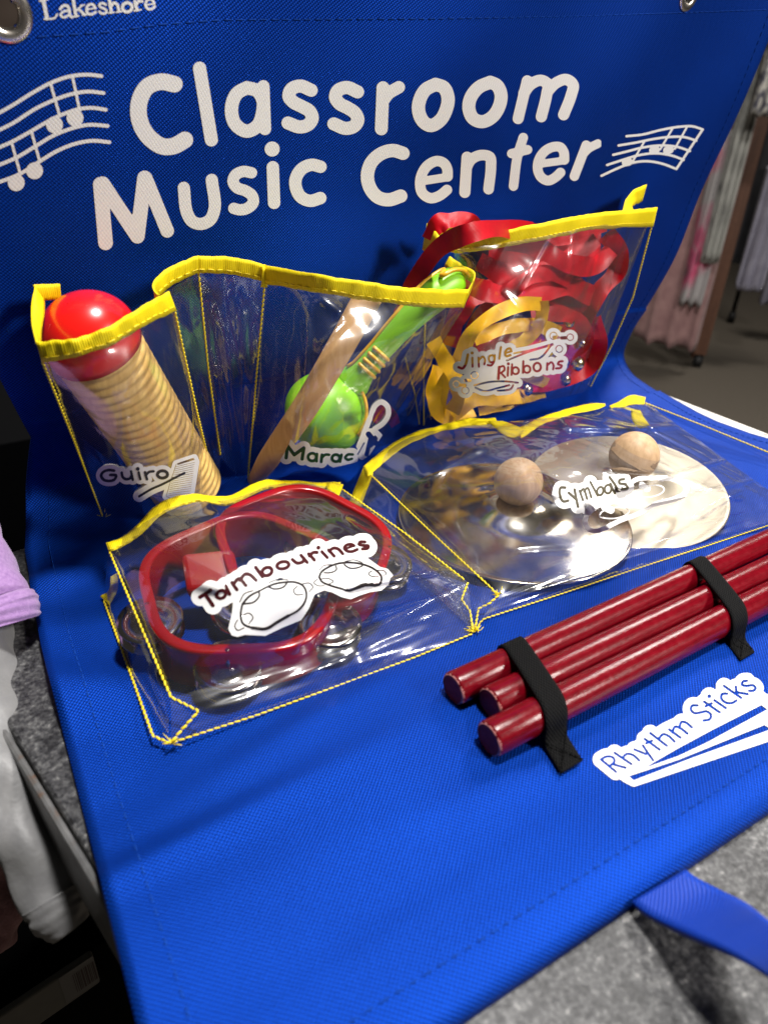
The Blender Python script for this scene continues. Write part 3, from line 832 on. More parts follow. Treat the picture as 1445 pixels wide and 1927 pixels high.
def frays(mb, p, n=7, L=0.006, seed=0):
    rs = random.Random(seed)
    for i in range(n):
        d = Vector((rs.uniform(-1, 1), rs.uniform(-0.6, 0.6), rs.uniform(0.0, 0.7))).normalized()
        q = p + d * L * rs.uniform(0.25, 0.85); mid = p.lerp(q, 0.5) + Vector((rs.uniform(-1, 1), rs.uniform(-1, 1), rs.uniform(-.5, 1))) * L * 0.15
        mb.tube([p, mid, q], [0.00026, 0.0002, 0.0001], 5)

# ---- guiro / maraca pocket, pleated
pk = link('pocket', *(lambda: ([], []))(), M['vinyl'], org) if False else None
GB = [(195, 975, 0.006), (250, 974, 0.034), (320, 962, 0.040), (375, 945, 0.034), (405, 928, 0.012)]
gp = sheet('clear_pocket', [(80, 672, 0.049), (135, 664, 0.056), (205, 642, 0.058), (270, 605, 0.050), (328, 578, 0.036)], GB, pan, org, 50, 40, 0.016, 0.0007, 1)
gp['label'] = 'clear pocket front in front of the guiro'
tape('trim', [(70, 643, 0.049), (130, 638, 0.056), (200, 617, 0.058), (262, 580, 0.050), (318, 548, 0.036)], [(80, 682, 0.049), (137, 672, 0.056), (208, 650, 0.058), (272, 612, 0.050), (332, 585, 0.036)], pan, gp)
tape('trim', [(316, 549, 0.0365), (300, 553, 0.028), (288, 541, 0.020), (300, 518, 0.012), (330, 498, 0.008), (374, 481, 0.006)], [(330, 584, 0.0365), (304, 572, 0.028), (293, 566, 0.020), (310, 547, 0.012), (338, 529, 0.008), (374, 513, 0.006)], pan, gp, 40)
tape('trim', [(70, 644, 0.049), (61, 610, 0.030), (60, 570, 0.014), (66, 540, 0.006)], [(80, 676, 0.049), (78, 628, 0.030), (84, 585, 0.014), (84, 566, 0.006)], pan, gp, 30, stitch=False)
tape('trim', [(63, 536, 0.004), (113, 534, 0.002)], [(72, 566, 0.005), (116, 564, 0.002)], pan, gp, 12, stitch=False)
for pts, sd in (([(80, 680, 0.049), (140, 830, 0.028), (195, 975, 0.003)], 1), ([(330, 588, 0.036), (370, 770, 0.026), (408, 928, 0.008)], 2), ([(374, 512, 0.005), (392, 690, 0.005), (416, 862, 0.004)], 3)):
    mb, P = seam(pts, pan, gp)
    if sd == 1: frays(mb, P[-1], 8, 0.006, 5)
    mb.build('seam', M['thread'], gp)
sheet('gusset', [(330, 583, 0.036), (300, 565, 0.022), (374, 512, 0.005)], [(408, 928, 0.008), (412, 900, 0.005), (416, 862, 0.004)], pan, gp, 20, 30, 0, 0.0006, 2)
sheet('gusset', [(76, 664, 0.049), (66, 620, 0.025), (76, 560, 0.006)], [(195, 975, 0.003), (190, 965, 0.003), (186, 955, 0.002)], pan, gp, 16, 30, 0, 0.0006, 3)

MBT = [(466, 912, 0.006), (520, 900, 0.036), (600, 885, 0.044), (660, 872, 0.036), (690, 864, 0.016)]
mp_ = sheet('clear_pocket', [(497, 526, 0.012), (600, 543, 0.042), (700, 560, 0.052), (800, 572, 0.054), (876, 575, 0.046)], MBT, pan, org, 110, 80, 0.018, 0.0010, 4, ridges=[(0.25, 0.2, 0.32, 0.55, 0.0018, 0.02), (0.08, 0.25, 0.1, 0.6, 0.0015, 0.02), (0.3, 0.05, 0.4, 0.1, 0.0015, 0.03), (0.45, 0.15, 0.35, 0.3, 0.0015, 0.02), (0.92, 0.1, 0.97, 0.9, 0.002, 0.02), (0.7, 0.5, 0.9, 0.65, 0.0014, 0.03)])
mp_['label'] = 'clear pocket front in front of the green maraca'
tape('trim', [(374, 481, 0.006), (440, 485, 0.008), (500, 498, 0.012)], [(374, 513, 0.006), (440, 517, 0.008), (497, 528, 0.012)], pan, mp_, 30)
tape('trim', [(499, 499, 0.0125), (600, 517, 0.042), (700, 532, 0.052), (800, 544, 0.054), (882, 545, 0.047)], [(497, 534, 0.0125), (600, 550, 0.042), (700, 566, 0.052), (800, 578, 0.054), (872, 579, 0.047)], pan, mp_)
tape('trim', [(881, 546, 0.0475), (893, 512, 0.036), (872, 500, 0.026), (846, 482, 0.014)], [(871, 579, 0.0475), (886, 530, 0.036), (862, 522, 0.026), (836, 500, 0.014)], pan, mp_, 30, stitch=False)
tape('trim', [(495, 500, 0.0135), (507, 502, 0.0135)], [(491, 540, 0.0135), (502, 541, 0.0135)], pan, mp_, 6, stitch=False)
for pts in ([(498, 534, 0.0125), (482, 720, 0.012), (466, 912, 0.004)], [(762, 672, 0.004), (780, 740, 0.004), (789, 800, 0.003)]):
    mb, P = seam(pts, pan, mp_)
    if pts[0][0] < 500: frays(mb, P[-1], 6, 0.005, 9)
    mb.build('seam', M['thread'], mp_)
sheet('gusset', [(374, 512, 0.005), (430, 518, 0.007), (497, 526, 0.012)], [(416, 862, 0.004), (440, 890, 0.003), (466, 912, 0.004)], pan, mp_, 24, 36, 0, 0.0016, 5)
sheet('gusset', [(876, 575, 0.046), (888, 535, 0.034), (840, 500, 0.012)], [(690, 864, 0.010), (750, 830, 0.006), (789, 800, 0.003)], pan, mp_, 20, 36, 0.004, 0.0008, 6)

# ---- jingle ribbon pocket
jp = sheet('clear_pocket', [(856, 470, 0.036), (950, 456, 0.046), (1040, 441, 0.048), (1110, 426, 0.042), (1222, 415, 0.022)], [(797, 803, 0.006), (840, 800, 0.032), (900, 785, 0.042), (1000, 760, 0.040), (1070, 745, 0.022), (1105, 736, 0.003)], pan, org, 110, 80, 0.020, 0.0012, 7, ridges=[(0.5, 0.05, 0.42, 0.3, 0.0015, 0.02), (0.62, 0.03, 0.66, 0.25, 0.0018, 0.015), (0.78, 0.05, 0.76, 0.4, 0.0018, 0.02), (0.3, 0.3, 0.5, 0.5, 0.0015, 0.03), (0.82, 0.4, 0.92, 0.8, 0.0018, 0.03)])
jp['label'] = 'clear pocket front in front of the jingle ribbons'
tape('trim', [(866, 446, 0.034), (905, 441, 0.040), (950, 434, 0.044), (1035, 416, 0.046), (1110, 402, 0.040), (1236, 390, 0.022)], [(856, 476, 0.034), (900, 472, 0.040), (950, 464, 0.044), (1040, 448, 0.046), (1110, 433, 0.040), (1228, 426, 0.022)], pan, jp)
tape('trim', [(868, 446, 0.0345), (840, 452, 0.028), (812, 428, 0.016), (804, 420, 0.010)], [(857, 476, 0.0345), (826, 472, 0.028), (803, 478, 0.016), (795, 470, 0.010)], pan, jp, 30, stitch=False)
tape('trim', [(806, 422, 0.006), (840, 424, 0.010), (876, 412, 0.014)], [(816, 462, 0.006), (842, 447, 0.010), (874, 430, 0.014)], pan, jp, 16, stitch=False)
tape('trim', [(1170, 400, 0.023), (1176, 376, 0.014), (1192, 358, 0.008), (1216, 347, 0.003)], [(1192, 400, 0.023), (1188, 388, 0.014), (1196, 384, 0.008), (1207, 379, 0.003)], pan, jp, 24, stitch=False, smooth=False)
for pts in ([(1226, 424, 0.022), (1190, 560, 0.016), (1150, 650, 0.010), (1106, 736, 0.003)], [(801, 560, 0.012), (797, 690, 0.008), (797, 803, 0.003)]):
    mb, P = seam(pts, pan, jp, r=0.0005); mb.build('seam', M['thread'], jp)
sheet('gusset', [(1222, 415, 0.022), (1205, 395, 0.010), (1204, 375, 0.003)], [(1105, 736, 0.003), (1108, 730, 0.003), (1110, 722, 0.003)], pan, jp, 12, 30, 0, 0.0004, 8)

# ---- tambourine pocket (lying)
def tz(px, py, off): return at_z(px, py, off)
h0 = 0.004
tp = sheet('clear_pocket', [(204, 1030, 0.028), (290, 965, 0.033), (370, 940, 0.033), (430, 938, 0.030), (500, 912, 0.030), (570, 908, 0.028), (640, 916, 0.024)],
           [(322, 1314, 0.012), (470, 1268, 0.014), (640, 1200, 0.014), (780, 1140, 0.013), (880, 1096, 0.010)], tz, org, 120, 90, 0.020, 0.0012, 11, ridges=[(0.60, 0.72, 0.42, 0.98, 0.0022, 0.016), (0.35, 0.10, 0.85, 0.14, 0.0016, 0.02), (0.85, 0.3, 0.97, 0.95, 0.002, 0.03), (0.7, 0.75, 0.98, 0.85, 0.0016, 0.02), (0.05, 0.2, 0.3, 0.5, 0.0014, 0.03)])
tp['label'] = 'clear pocket front over the red tambourines'
sheet('gusset', [(322, 1314, 0.012), (470, 1268, 0.014), (640, 1200, 0.014), (780, 1140, 0.013), (880, 1096, 0.010)], [(322, 1396, h0), (480, 1345, h0), (640, 1287, h0), (780, 1235, h0), (890, 1190, h0)], tz, tp, 60, 16, 0.002, 0.0006, 12)
sheet('gusset', [(204, 1030, 0.028), (262, 1170, 0.022), (322, 1314, 0.012)], [(197, 1125, h0), (250, 1270, h0), (316, 1392, h0)], tz, tp, 30, 12, 0.0, 0.0005, 13)
sheet('gusset', [(640, 916, 0.024), (760, 1002, 0.018), (880, 1096, 0.010)], [(655, 975, h0), (775, 1080, h0), (892, 1188, h0)], tz, tp, 30, 12, 0.0, 0.0005, 14)
tape('trim', [(200, 1022, 0.029), (235, 1010, 0.030), (262, 985, 0.032), (290, 955, 0.034), (325, 937, 0.034), (370, 930, 0.034), (425, 935, 0.030), (455, 922, 0.030), (490, 906, 0.030), (535, 904, 0.029), (590, 908, 0.027), (641, 908, 0.025)],
     [(206, 1038, 0.028), (242, 1024, 0.029), (272, 1000, 0.031), (302, 971, 0.033), (335, 954, 0.033), (375, 944, 0.033), (430, 951, 0.028), (462, 938, 0.029), (495, 922, 0.029), (540, 917, 0.028), (590, 920, 0.026), (640, 922, 0.024)], tz, tp, 90)
tape('trim', [(209, 1085, 0.010), (206, 1110, 0.007), (190, 1123, h0)], [(221, 1078, 0.010), (222, 1108, 0.007), (207, 1138, h0)], tz, tp, 12, stitch=False)
tape('trim', [(618, 908, 0.026), (646, 912, 0.026)], [(614, 926, 0.0255), (637, 936, 0.0255)], tz, tp, 6, stitch=False)
for pts, ks in (([(206, 1036, 0.028), (262, 1170, 0.022), (322, 1312, 0.012)], 0), ([(322, 1312, 0.012), (374, 1338, 0.010), (340, 1376, 0.006), (322, 1398, h0)], 0), ([(196, 1130, h0), (250, 1278, h0), (288, 1385, h0), (322, 1399, h0)], 1),
            ([(640, 918, 0.024), (760, 1002, 0.018), (880, 1096, 0.010)], 0), ([(880, 1096, 0.010), (868, 1128, 0.008), (884, 1150, 0.006), (890, 1188, h0)], 2), ([(322, 1398, h0), (480, 1347, h0), (640, 1289, h0), (780, 1237, h0), (892, 1191, h0)], 3)):
    mb, P = seam(pts, tz, tp, r=0.00042 if ks != 3 else 0.0003)
    if ks in (1, 2): frays(mb, P[-1], 10, 0.005, ks)
    mb.build('seam', M['thread'], tp)

# ---- cymbal pocket (lying)
cp = sheet('clear_pocket', [(690, 882, 0.024), (760, 828, 0.030), (850, 803, 0.034), (930, 796, 0.034), (1060, 782, 0.030), (1140, 768, 0.024), (1208, 752, 0.018)],
           [(938, 1120, 0.010), (1060, 1075, 0.013), (1200, 1030, 0.014), (1330, 988, 0.013), (1470, 940, 0.010)], tz, org, 130, 90, 0.022, 0.0018, 21, ridges=[(0.50, 0.66, 0.46, 0.90, 0.0042, 0.016), (0.45, 0.40, 0.42, 0.55, 0.0028, 0.014), (0.63, 0.60, 0.99, 0.60, 0.0034, 0.014), (0.60, 0.74, 0.99, 0.80, 0.0030, 0.013), (0.66, 0.46, 0.80, 0.58, 0.0026, 0.014), (0.70, 0.10, 0.99, 0.26, 0.003, 0.022), (0.74, 0.93, 0.92, 0.85, 0.003, 0.013), (0.12, 0.25, 0.36, 0.16, 0.002, 0.03), (0.16, 0.82, 0.38, 0.93, 0.0022, 0.016), (0.83, 0.66, 0.9, 0.9, 0.002, 0.014)])
cp['label'] = 'clear pocket front over the two cymbals'
sheet('gusset', [(938, 1120, 0.010), (1060, 1075, 0.013), (1200, 1030, 0.014), (1330, 988, 0.013), (1470, 940, 0.010)], [(905, 1166, h0), (1060, 1115, h0), (1200, 1068, h0), (1330, 1026, h0), (1475, 978, h0)], tz, cp, 60, 12, 0.002, 0.0006, 22)
sheet('gusset', [(690, 882, 0.024), (812, 1000, 0.017), (938, 1120, 0.010)], [(652, 982, h0), (775, 1082, h0), (895, 1188, h0)], tz, cp, 30, 12, 0, 0.0006, 23)
sheet('gusset', [(1208, 752, 0.018), (1330, 800, 0.014), (1480, 862, 0.010)], [(1225, 775, h0), (1340, 822, h0), (1490, 886, h0)], tz, cp, 30, 12, 0, 0.0006, 24)
tape('trim', [(684, 878, 0.0245), (720, 848, 0.027), (765, 820, 0.030), (830, 801, 0.034), (880, 788, 0.035), (932, 787, 0.035)], [(692, 897, 0.0235), (728, 866, 0.026), (772, 834, 0.029), (835, 811, 0.033), (885, 800, 0.034), (936, 797, 0.034)], tz, cp, 60, stitch=False)
tape('trim', [(918, 793, 0.036), (945, 815, 0.033), (962, 823, 0.030), (980, 815, 0.028)], [(945, 792, 0.036), (966, 800, 0.033), (984, 810, 0.030), (975, 822, 0.028)], tz, cp, 16, stitch=False)
tape('trim', [(975, 806, 0.029), (1010, 790, 0.030), (1060, 772, 0.030), (1120, 758, 0.028), (1138, 760, 0.026)], [(980, 824, 0.029), (1014, 802, 0.030), (1062, 784, 0.030), (1120, 770, 0.028), (1138, 764, 0.026)], tz, cp, 30, stitch=False)
tape('trim', [(1146, 764, 0.024), (1170, 752, 0.022), (1190, 745, 0.020), (1214, 748, 0.018)], [(1150, 768, 0.024), (1174, 764, 0.022), (1194, 760, 0.020), (1211, 762, 0.018)], tz, cp, 16, stitch=False)
tape('trim', [(1186, 770, 0.014), (1190, 792, 0.010), (1204, 806, h0)], [(1204, 772, 0.014), (1212, 788, 0.010), (1222, 800, h0)], tz, cp, 10, stitch=False)
tape('trim', [(684, 880, 0.024), (664, 930, 0.014), (648, 972, h0)], [(702, 890, 0.024), (684, 940, 0.014), (666, 984, h0)], tz, cp, 14, stitch=False)
for pts, ks in (([(690, 886, 0.024), (812, 1002, 0.017), (938, 1120, 0.010)], 0), ([(938, 1120, 0.010), (920, 1136, 0.008), (900, 1145, 0.006), (893, 1188, h0)], 2), ([(893, 1190, h0), (906, 1166, h0), (1060, 1116, h0), (1200, 1069, h0), (1330, 1027, h0), (1475, 979, h0)], 3), ([(1208, 756, 0.018), (1330, 804, 0.014), (1480, 866, 0.010)], 0)):
    mb, P = seam(pts, tz, cp, r=0.00042 if ks != 3 else 0.0003)
    if ks == 2: frays(mb, P[-1], 14, 0.006, 12); frays(mb, P[0], 8, 0.005, 13)
    mb.build('seam', M['thread'], cp)

# ---------------------------------------------------------------- pocket labels (white print with clear letters)
def lab(name, A, outer, sheet_o):
    f = np.maximum(outer, -A.layers['cut']) if 'cut' in A.layers else outer
    return decal(name, A, f, bvh_of(sheet_o), M['sticker'], sheet_o, 0.0003)
def fill_clear(A, f, sheet_o, mat, xr=None):  # opaque fill added for the dark contents showing through clear letters
    if xr is not None: f = np.maximum(f, np.maximum(xr[0] - A.X, A.X - xr[1]))
    return decal('show_through_fill', A, f, bvh_of(sheet_o), M[mat], sheet_o, 0.00045)
# guiro
A = Art(165, 840, 385, 960, 0.8); A.base(165, 840, 0.15225)
for P, r in (([(338, 292), (270, 285), (203, 310), (178, 355), (210, 405), (280, 420), (340, 402), (362, 352), (290, 345)], 16), ([(430, 315), (442, 370), (478, 396), (530, 383), (545, 355)], 15), ([(540, 300), (562, 402)], 15),
             ([(632, 310), (652, 395)], 15), ([(708, 310), (732, 397)], 15), ([(715, 350), (755, 308), (812, 298)], 15)): A.stroke(P, r, TX)
A.dot(620, 268, 22, TX); A.ell(922, 338, 62, 45, 18, TX)
A.stroke([(640, 608), (780, 522), (920, 460), (1060, 388), (1190, 325)], 13, 'txt2+cut')
A.poly([(1092, 212), (1310, 142), (1330, 190), (1265, 600), (1200, 662), (1060, 650), (970, 612)], 'body')
A.poly([(1100, 205), (1300, 140), (1320, 165), (1108, 228)], 'cut')
for k in range(15): A.stroke([(1075 - k * 5.6, 250 + k * 25), (1320 - k * 4, 195 + k * 27)], 3.2, 'cut')
A.stroke([(970, 612), (1075, 650), (1200, 652)], 4, 'cut'); A.stroke([(1092, 212), (1030, 400), (970, 612)], 3.5, 'cut')
lab('printed_label', A, np.minimum(np.minimum(A.layers['txt'] - 7.5, A.layers['txt2'] - 9.0), A.layers['body'] - 7.0), gp)
fill_clear(A, np.minimum(A.layers['txt'], A.layers['txt2']), gp, 'ink_navy')
# maracas
A = Art(515, 735, 755, 890, 0.8); A.base(515, 740, 0.16609)
for P, r in (([(147, 725), (165, 590), (235, 690), (342, 612), (322, 737)], 18), ([(488, 682), (482, 762)], 15), ([(545, 690), (536, 770)], 15), ([(545, 722), (580, 690), (625, 690)], 14), ([(765, 690), (748, 768)], 14),
             ([(890, 688), (835, 690), (808, 722), (835, 747), (880, 737)], 14)): A.stroke(P, r, TX, smooth=(len(P) != 5 or r != 18))
A.ell(435, 716, 46, 44, 15, TX); A.ell(702, 728, 44, 40, 15, TX)
A.stroke([(960, 600), (1090, 270), (1150, 130), (1210, 95), (1280, 140), (1295, 230), (1240, 330), (1140, 400)], 30, 'g')
A.stroke([(1150, 430), (1205, 500), (1180, 580), (1090, 660), (990, 720)], 30, 'g')
A.poly([(900, 690), (985, 580), (1060, 400), (1130, 390), (1160, 440), (1090, 560), (1020, 740), (930, 700)], 'g')
A.stroke([(1070, 460), (1150, 560)], 32, 'cut'); A.stroke([(1090, 520), (1050, 690)], 26, 'cut'); A.stroke([(1020, 560), (950, 690)], 8, 'cut')
A.stroke([(1200, 160), (1150, 250), (1130, 330)], 26, 'cut')
lab('printed_label', A, np.minimum(A.layers['txt'] - 9.5, A.layers['g']), mp_)
fill_clear(A, A.layers['txt'], mp_, 'ink_forest')
# jingle ribbons
A = Art(835, 605, 1095, 755, 0.6); A.base(835, 600, 0.17993)
for P, r in (([(255, 370), (228, 480), (200, 515), (160, 503)], 13), ([(300, 402), (302, 495)], 10), ([(362, 400), (366, 495)], 10), ([(366, 425), (408, 390), (428, 420), (422, 470)], 10), ([(530, 375), (522, 440), (492, 482), (455, 478)], 10),
             ([(595, 290), (577, 412)], 10), ([(643, 352), (702, 335)], 9), ([(702, 335), (690, 305), (660, 312), (638, 345), (648, 385), (692, 375)], 11), ([(575, 498), (566, 620)], 13), ([(575, 500), (620, 490), (630, 525), (590, 562)], 10),
             ([(592, 560), (635, 605)], 10), ([(668, 500), (662, 590)], 10), ([(708, 470), (702, 580)], 10), ([(826, 438), (822, 560)], 10), ([(1075, 460), (1072, 530)], 10), ([(1080, 478), (1118, 450), (1140, 480), (1136, 525)], 10),
             ([(1235, 440), (1200, 445), (1187, 470), (1225, 485), (1215, 508), (1167, 515)], 11)): A.stroke(P, r, TX)
A.dot(298, 352, 15, TX); A.dot(670, 465, 15, TX); A.ell(498, 412, 30, 38, 10, TX); A.ell(745, 537, 34, 36, 10, TX); A.ell(864, 522, 34, 37, 10, TX); A.ell(970, 500, 38, 44, 10.5, TX)
for P in ([(730, 355), (900, 325), (1130, 262)], [(655, 430), (880, 342), (1130, 268)], [(900, 425), (1000, 405), (1110, 280)], [(320, 690), (480, 655), (640, 650), (770, 665)], [(330, 715), (420, 750), (560, 720), (680, 690)], [(560, 750), (700, 725), (720, 690)]): A.stroke(P, 11, 'g+cut')
for x, y, r in ((1140, 175, 38), (1315, 190, 34), (1200, 312, 36), (135, 680, 34), (320, 585, 36), (225, 745, 36)):
    A.ell(x, y, r, r, 5, 'g+cut')
for x, y in ((1165, 190), (1245, 197), (200, 690), (250, 640)): A.stroke([(x - 22, y), (x + 22, y)], 18, 'g+cut')
A.poly([(200, 480), (560, 480), (640, 440), (900, 470), (840, 560), (560, 640), (300, 650)], 'g')
lab('printed_label', A, np.minimum(A.layers['txt'] - 8.5, A.layers['g'] - 7), jp)
fill_clear(A, np.maximum(A.layers['txt'], A.Y - 688 + (A.X - 860) * 0.14), jp, 'ink_gold')
fill_clear(A, np.maximum(A.layers['txt'], -(A.Y - 688 + (A.X - 860) * 0.14)), jp, 'ink_wine')
# cymbals
A = Art(1020, 875, 1320, 1020, 0.6); A.base(1020, 880, 0.2076)
for P, r in (([(205, 188), (165, 188), (152, 240), (190, 312), (232, 305)], 11.5), ([(238, 235), (300, 290)], 11.5), ([(290, 205), (318, 355)], 11.5), ([(335, 215), (364, 300)], 10), ([(342, 228), (368, 200), (402, 288)], 10), ([(376, 222), (404, 190), (440, 274)], 10),
             ([(432, 136), (496, 258)], 10), ([(612, 152), (650, 236)], 11), ([(605, 92), (692, 212)], 11), ([(735, 110), (695, 120), (693, 145), (755, 160), (765, 185), (718, 192)], 11)): A.stroke(P, r, TX)
A.ell(520, 218, 27, 38, 10, TX, 0.3); A.ell(590, 200, 30, 38, 10, TX, 0.2)
A.stroke([(400, 420), (385, 490), (410, 550), (480, 572), (560, 548), (700, 480), (870, 415), (1000, 345), (1200, 285), (1285, 240), (1305, 185), (1220, 120), (1080, 95), (950, 98), (850, 112), (780, 160)], 22, 'g')
A.poly([(330, 320), (500, 280), (760, 200), (745, 300), (640, 330), (500, 370), (430, 430), (400, 440), (300, 370)], 'g')
A.ell(650, 412, 135, 48, 6, 'g', -0.15); A.ell(970, 215, 130, 52, 6, 'g', -0.15)
A.stroke([(560, 360), (615, 385)], 34, 'g'); A.stroke([(900, 165), (945, 190)], 32, 'g')
lab('printed_label', A, np.minimum(A.layers['txt'] - 10.5, A.layers['g']), cp)
fill_clear(A, A.layers['txt'], cp, 'ink_olive')
# tambourines
A = Art(350, 1000, 770, 1215, 0.9); A.base(350, 1000, 0.173)
for P, r in (([(163, 716), (275, 637)], 20), ([(225, 690), (300, 808)], 20), ([(436, 598), (480, 684)], 19), ([(505, 562), (560, 635)], 18), ([(518, 580), (580, 520), (655, 590)], 18), ([(590, 535), (650, 472), (695, 480), (762, 540)], 18),
             ([(758, 402), (830, 500)], 19), ([(1155, 315), (1205, 352), (1270, 335), (1280, 310)], 18), ([(1248, 268), (1315, 345)], 18), ([(1330, 252), (1392, 318)], 18), ([(1340, 275), (1380, 238), (1422, 236)], 18)): A.stroke(P, r, TX)
A.ell(388, 684, 50, 44, 18, TX, -0.4); A.ell(880, 445, 55, 42, 19, TX, -0.4); A.ell(1052, 377, 66, 38, 18, TX, -0.2)
A.base(560, 1000, 0.1453)
for P, r in (([(310, 272), (380, 348)], 20), ([(395, 250), (470, 330)], 20), ([(402, 262), (465, 226), (520, 238), (580, 300)], 20), ([(605, 240), (725, 195)], 14), ([(725, 195), (690, 178), (625, 190), (600, 222), (625, 258), (690, 272), (768, 245)], 19),
             ([(870, 145), (802, 150), (790, 175), (850, 192), (915, 200), (908, 225), (835, 238)], 19)): A.stroke(P, r, TX)
A.dot(265, 220, 26, TX)
A.poly([(-200, 500), (150, 400), (800, 280), (1060, 465), (1160, 490), (1235, 580), (1190, 620), (1170, 690), (1080, 770), (930, 790), (800, 830), (680, 880), (560, 850), (440, 790), (340, 770), (220, 830), (150, 1000), (0, 1120), (-150, 1150)], 'g')
A.base(350, 1000, 0.173)
A.poly([(520, 740), (505, 900), (465, 1060), (500, 1130), (560, 1145), (640, 1122), (860, 1132), (1050, 1040), (1250, 960), (1340, 840), (1400, 690), (1300, 500), (900, 560)], 'g')
# drawings of the tambourines: clear lines in the white
def tdraw(P, r): A.stroke(P, r, 'cut')
tdraw([(590, 770), (640, 680), (735, 645)], 5); tdraw([(900, 565), (1000, 528), (1105, 535)], 5); tdraw([(620, 790), (600, 900), (620, 1000), (700, 1040), (860, 1050), (960, 1000), (1100, 920), (1220, 850), (1290, 760), (1305, 680), (1270, 600), (1180, 560), (1080, 560), (960, 580), (800, 650), (690, 710), (620, 790)], 11)
tdraw([(640, 790), (740, 770), (800, 700), (795, 655)], 9); tdraw([(895, 610), (960, 632), (1060, 610), (1095, 570)], 9); tdraw([(1205, 605), (1165, 650), (1190, 690), (1265, 688)], 6); tdraw([(1270, 575), (1340, 572), (1375, 610), (1335, 660)], 6)
tdraw([(615, 915), (690, 890), (730, 935), (685, 1000)], 6); tdraw([(565, 965), (535, 1030), (560, 1072), (630, 1048)], 6)
tdraw([(720, 1046), (870, 1054), (985, 985), (1110, 912)], 16)
A.base(560, 1000, 0.1453)
tdraw([(275, 600), (300, 540), (380, 480), (500, 430), (650, 412), (820, 430), (960, 480), (1050, 550), (1085, 620), (1040, 690), (900, 690), (760, 730), (650, 765), (560, 745), (400, 700), (310, 660), (275, 600)], 13)
tdraw([(275, 515), (330, 455), (430, 437)], 5); tdraw([(615, 395), (720, 378), (830, 410)], 5); tdraw([(340, 545), (430, 540), (500, 500), (490, 460)], 9); tdraw([(600, 440), (660, 480), (760, 480), (830, 455)], 9)
tdraw([(955, 515), (910, 550), (940, 582), (1035, 588)], 6); tdraw([(1020, 510), (1110, 515), (1140, 560), (1100, 580)], 6); tdraw([(310, 620), (400, 620), (455, 655), (405, 685)], 6); tdraw([(250, 630), (205, 670), (250, 708), (340, 710)], 6)
tdraw([(630, 762), (700, 745), (800, 705), (900, 690), (1040, 685)], 15)
lab('printed_label', A, np.minimum(A.layers['txt'] - 13.5, A.layers['g']), tp)
fill_clear(A, A.layers['txt'], tp, 'ink_maroon')
fill_clear(A, np.maximum(np.where(A.layers['txt'] < 3, 1.0, A.layers['cut']), -1e3), tp, 'ink_blackish')  # shade behind the clear drawing lines put in as black

# ================================================================== CONTENTS
# guiro
ga, gb = pan(167, 630, 0.0175), pan(352, 915, 0.012)
ax = (gb - ga).normalized()
Rg = 0.0178
gui = thing('guiro', 'ribbed pale wood guiro with a glossy red domed end', 'guiro', tuple(gb))
k_ = []
L = (gb - ga).length
nr = 22
prof = [(0.0005, 0.012)]
z = 0.012
body = MB(); Mx = frame(ga, ax)
prof = [(Rg * 0.97, 0.0065)]
for i in range(nr * 6 + 1):
    zz = 0.0072 + (L + 0.0 - 0.0072) * i / (nr * 6)
    prof.append((Rg - 0.0008 * (0.5 - 0.5 * math.cos(2 * math.pi * i / 6)) ** 2, zz))
prof += [(Rg * 0.9, L + 0.0015), (0.0002, L + 0.0018)]
body.lathe(prof, Mx, 64)
o = body.build('body', M['pale_wood'], gui)
cap = MB(); prof = []
for i in range(17):
    q = (math.pi / 2) * i / 16
    prof.append((max(0.0002, (Rg + 0.0010) * math.sin(q)), -0.0165 * math.cos(q) + 0.001))
prof += [(Rg + 0.0010, 0.0035), (Rg + 0.0008, 0.0062), (Rg * 0.9, 0.0068)]
cap.lathe(prof, Mx, 64)
cap.build('domed_cap', M['red_cap'], gui)

# wooden scraper stick
sa, sb, sm = pan(694, 556, 0.040), pan(478, 905, 0.020), pan(578, 760, 0.050)
stk = MB()
pts = catmull([sa, pan(648, 640, 0.047), sm, pan(512, 855, 0.036), sb], 40)
def pxr(p, wpx): # radius in metres of a width given in photo pixels at point p
    d = (Vector(p) - CAM); depth = sum(RM[i][2] * d[i] for i in range(3)); return wpx * depth / F / 2
rr = [pxr(p, np.interp(i / 39, [0, 0.3, 0.55, 0.8, 1], [54, 51, 48, 40, 24])) for i, p in enumerate(pts)]
stk.tube([Vector(p) for p in pts], rr, 28)
so = stk.build('scraper_stick', M['tan_wood'], None)
tag(so, 'plain tapered wooden stick leaning across the green maraca', 'stick')

# maraca
mar = thing('maraca', 'lime green plastic maraca with yellow trim standing in the middle clear pocket', 'maraca', tuple(pan(625, 800, 0.028)))
bc = pan(615, 775, 0.028); hv = (pan(680, 700, 0.034) - bc).normalized()
Rb = pxr(bc, 158)
bl = MB(); prof = []
for i in range(25):
    q = math.pi * i / 24
    prof.append((max(0.0001, Rb * math.sin(q) * (1 + 0.05 * math.cos(q))), -Rb * 0.93 * math.cos(q)))
Mb = frame(bc, hv); bl.lathe(prof, Mb, 48)
o = bl.build('bulb', M['green'], mar)
hpts = catmull([pan(662, 722, 0.030), pan(690, 690, 0.034), pan(722, 652, 0.036), pan(760, 610, 0.038), pan(800, 570, 0.038), pan(838, 540, 0.037), pan(858, 530, 0.036), pan(868, 526, 0.036)], 44)
hw = [pxr(p, np.interp(i / 43, [0, 0.12, 0.3, 0.5, 0.75, 0.9, 0.96, 1], [70, 48, 44, 50, 64, 64, 54, 26])) for i, p in enumerate(hpts)]
hd = MB(); hd.tube([Vector(p) for p in hpts], hw, 28)
o = hd.build('handle', M['green'], mar); rough_sub(o, 1)
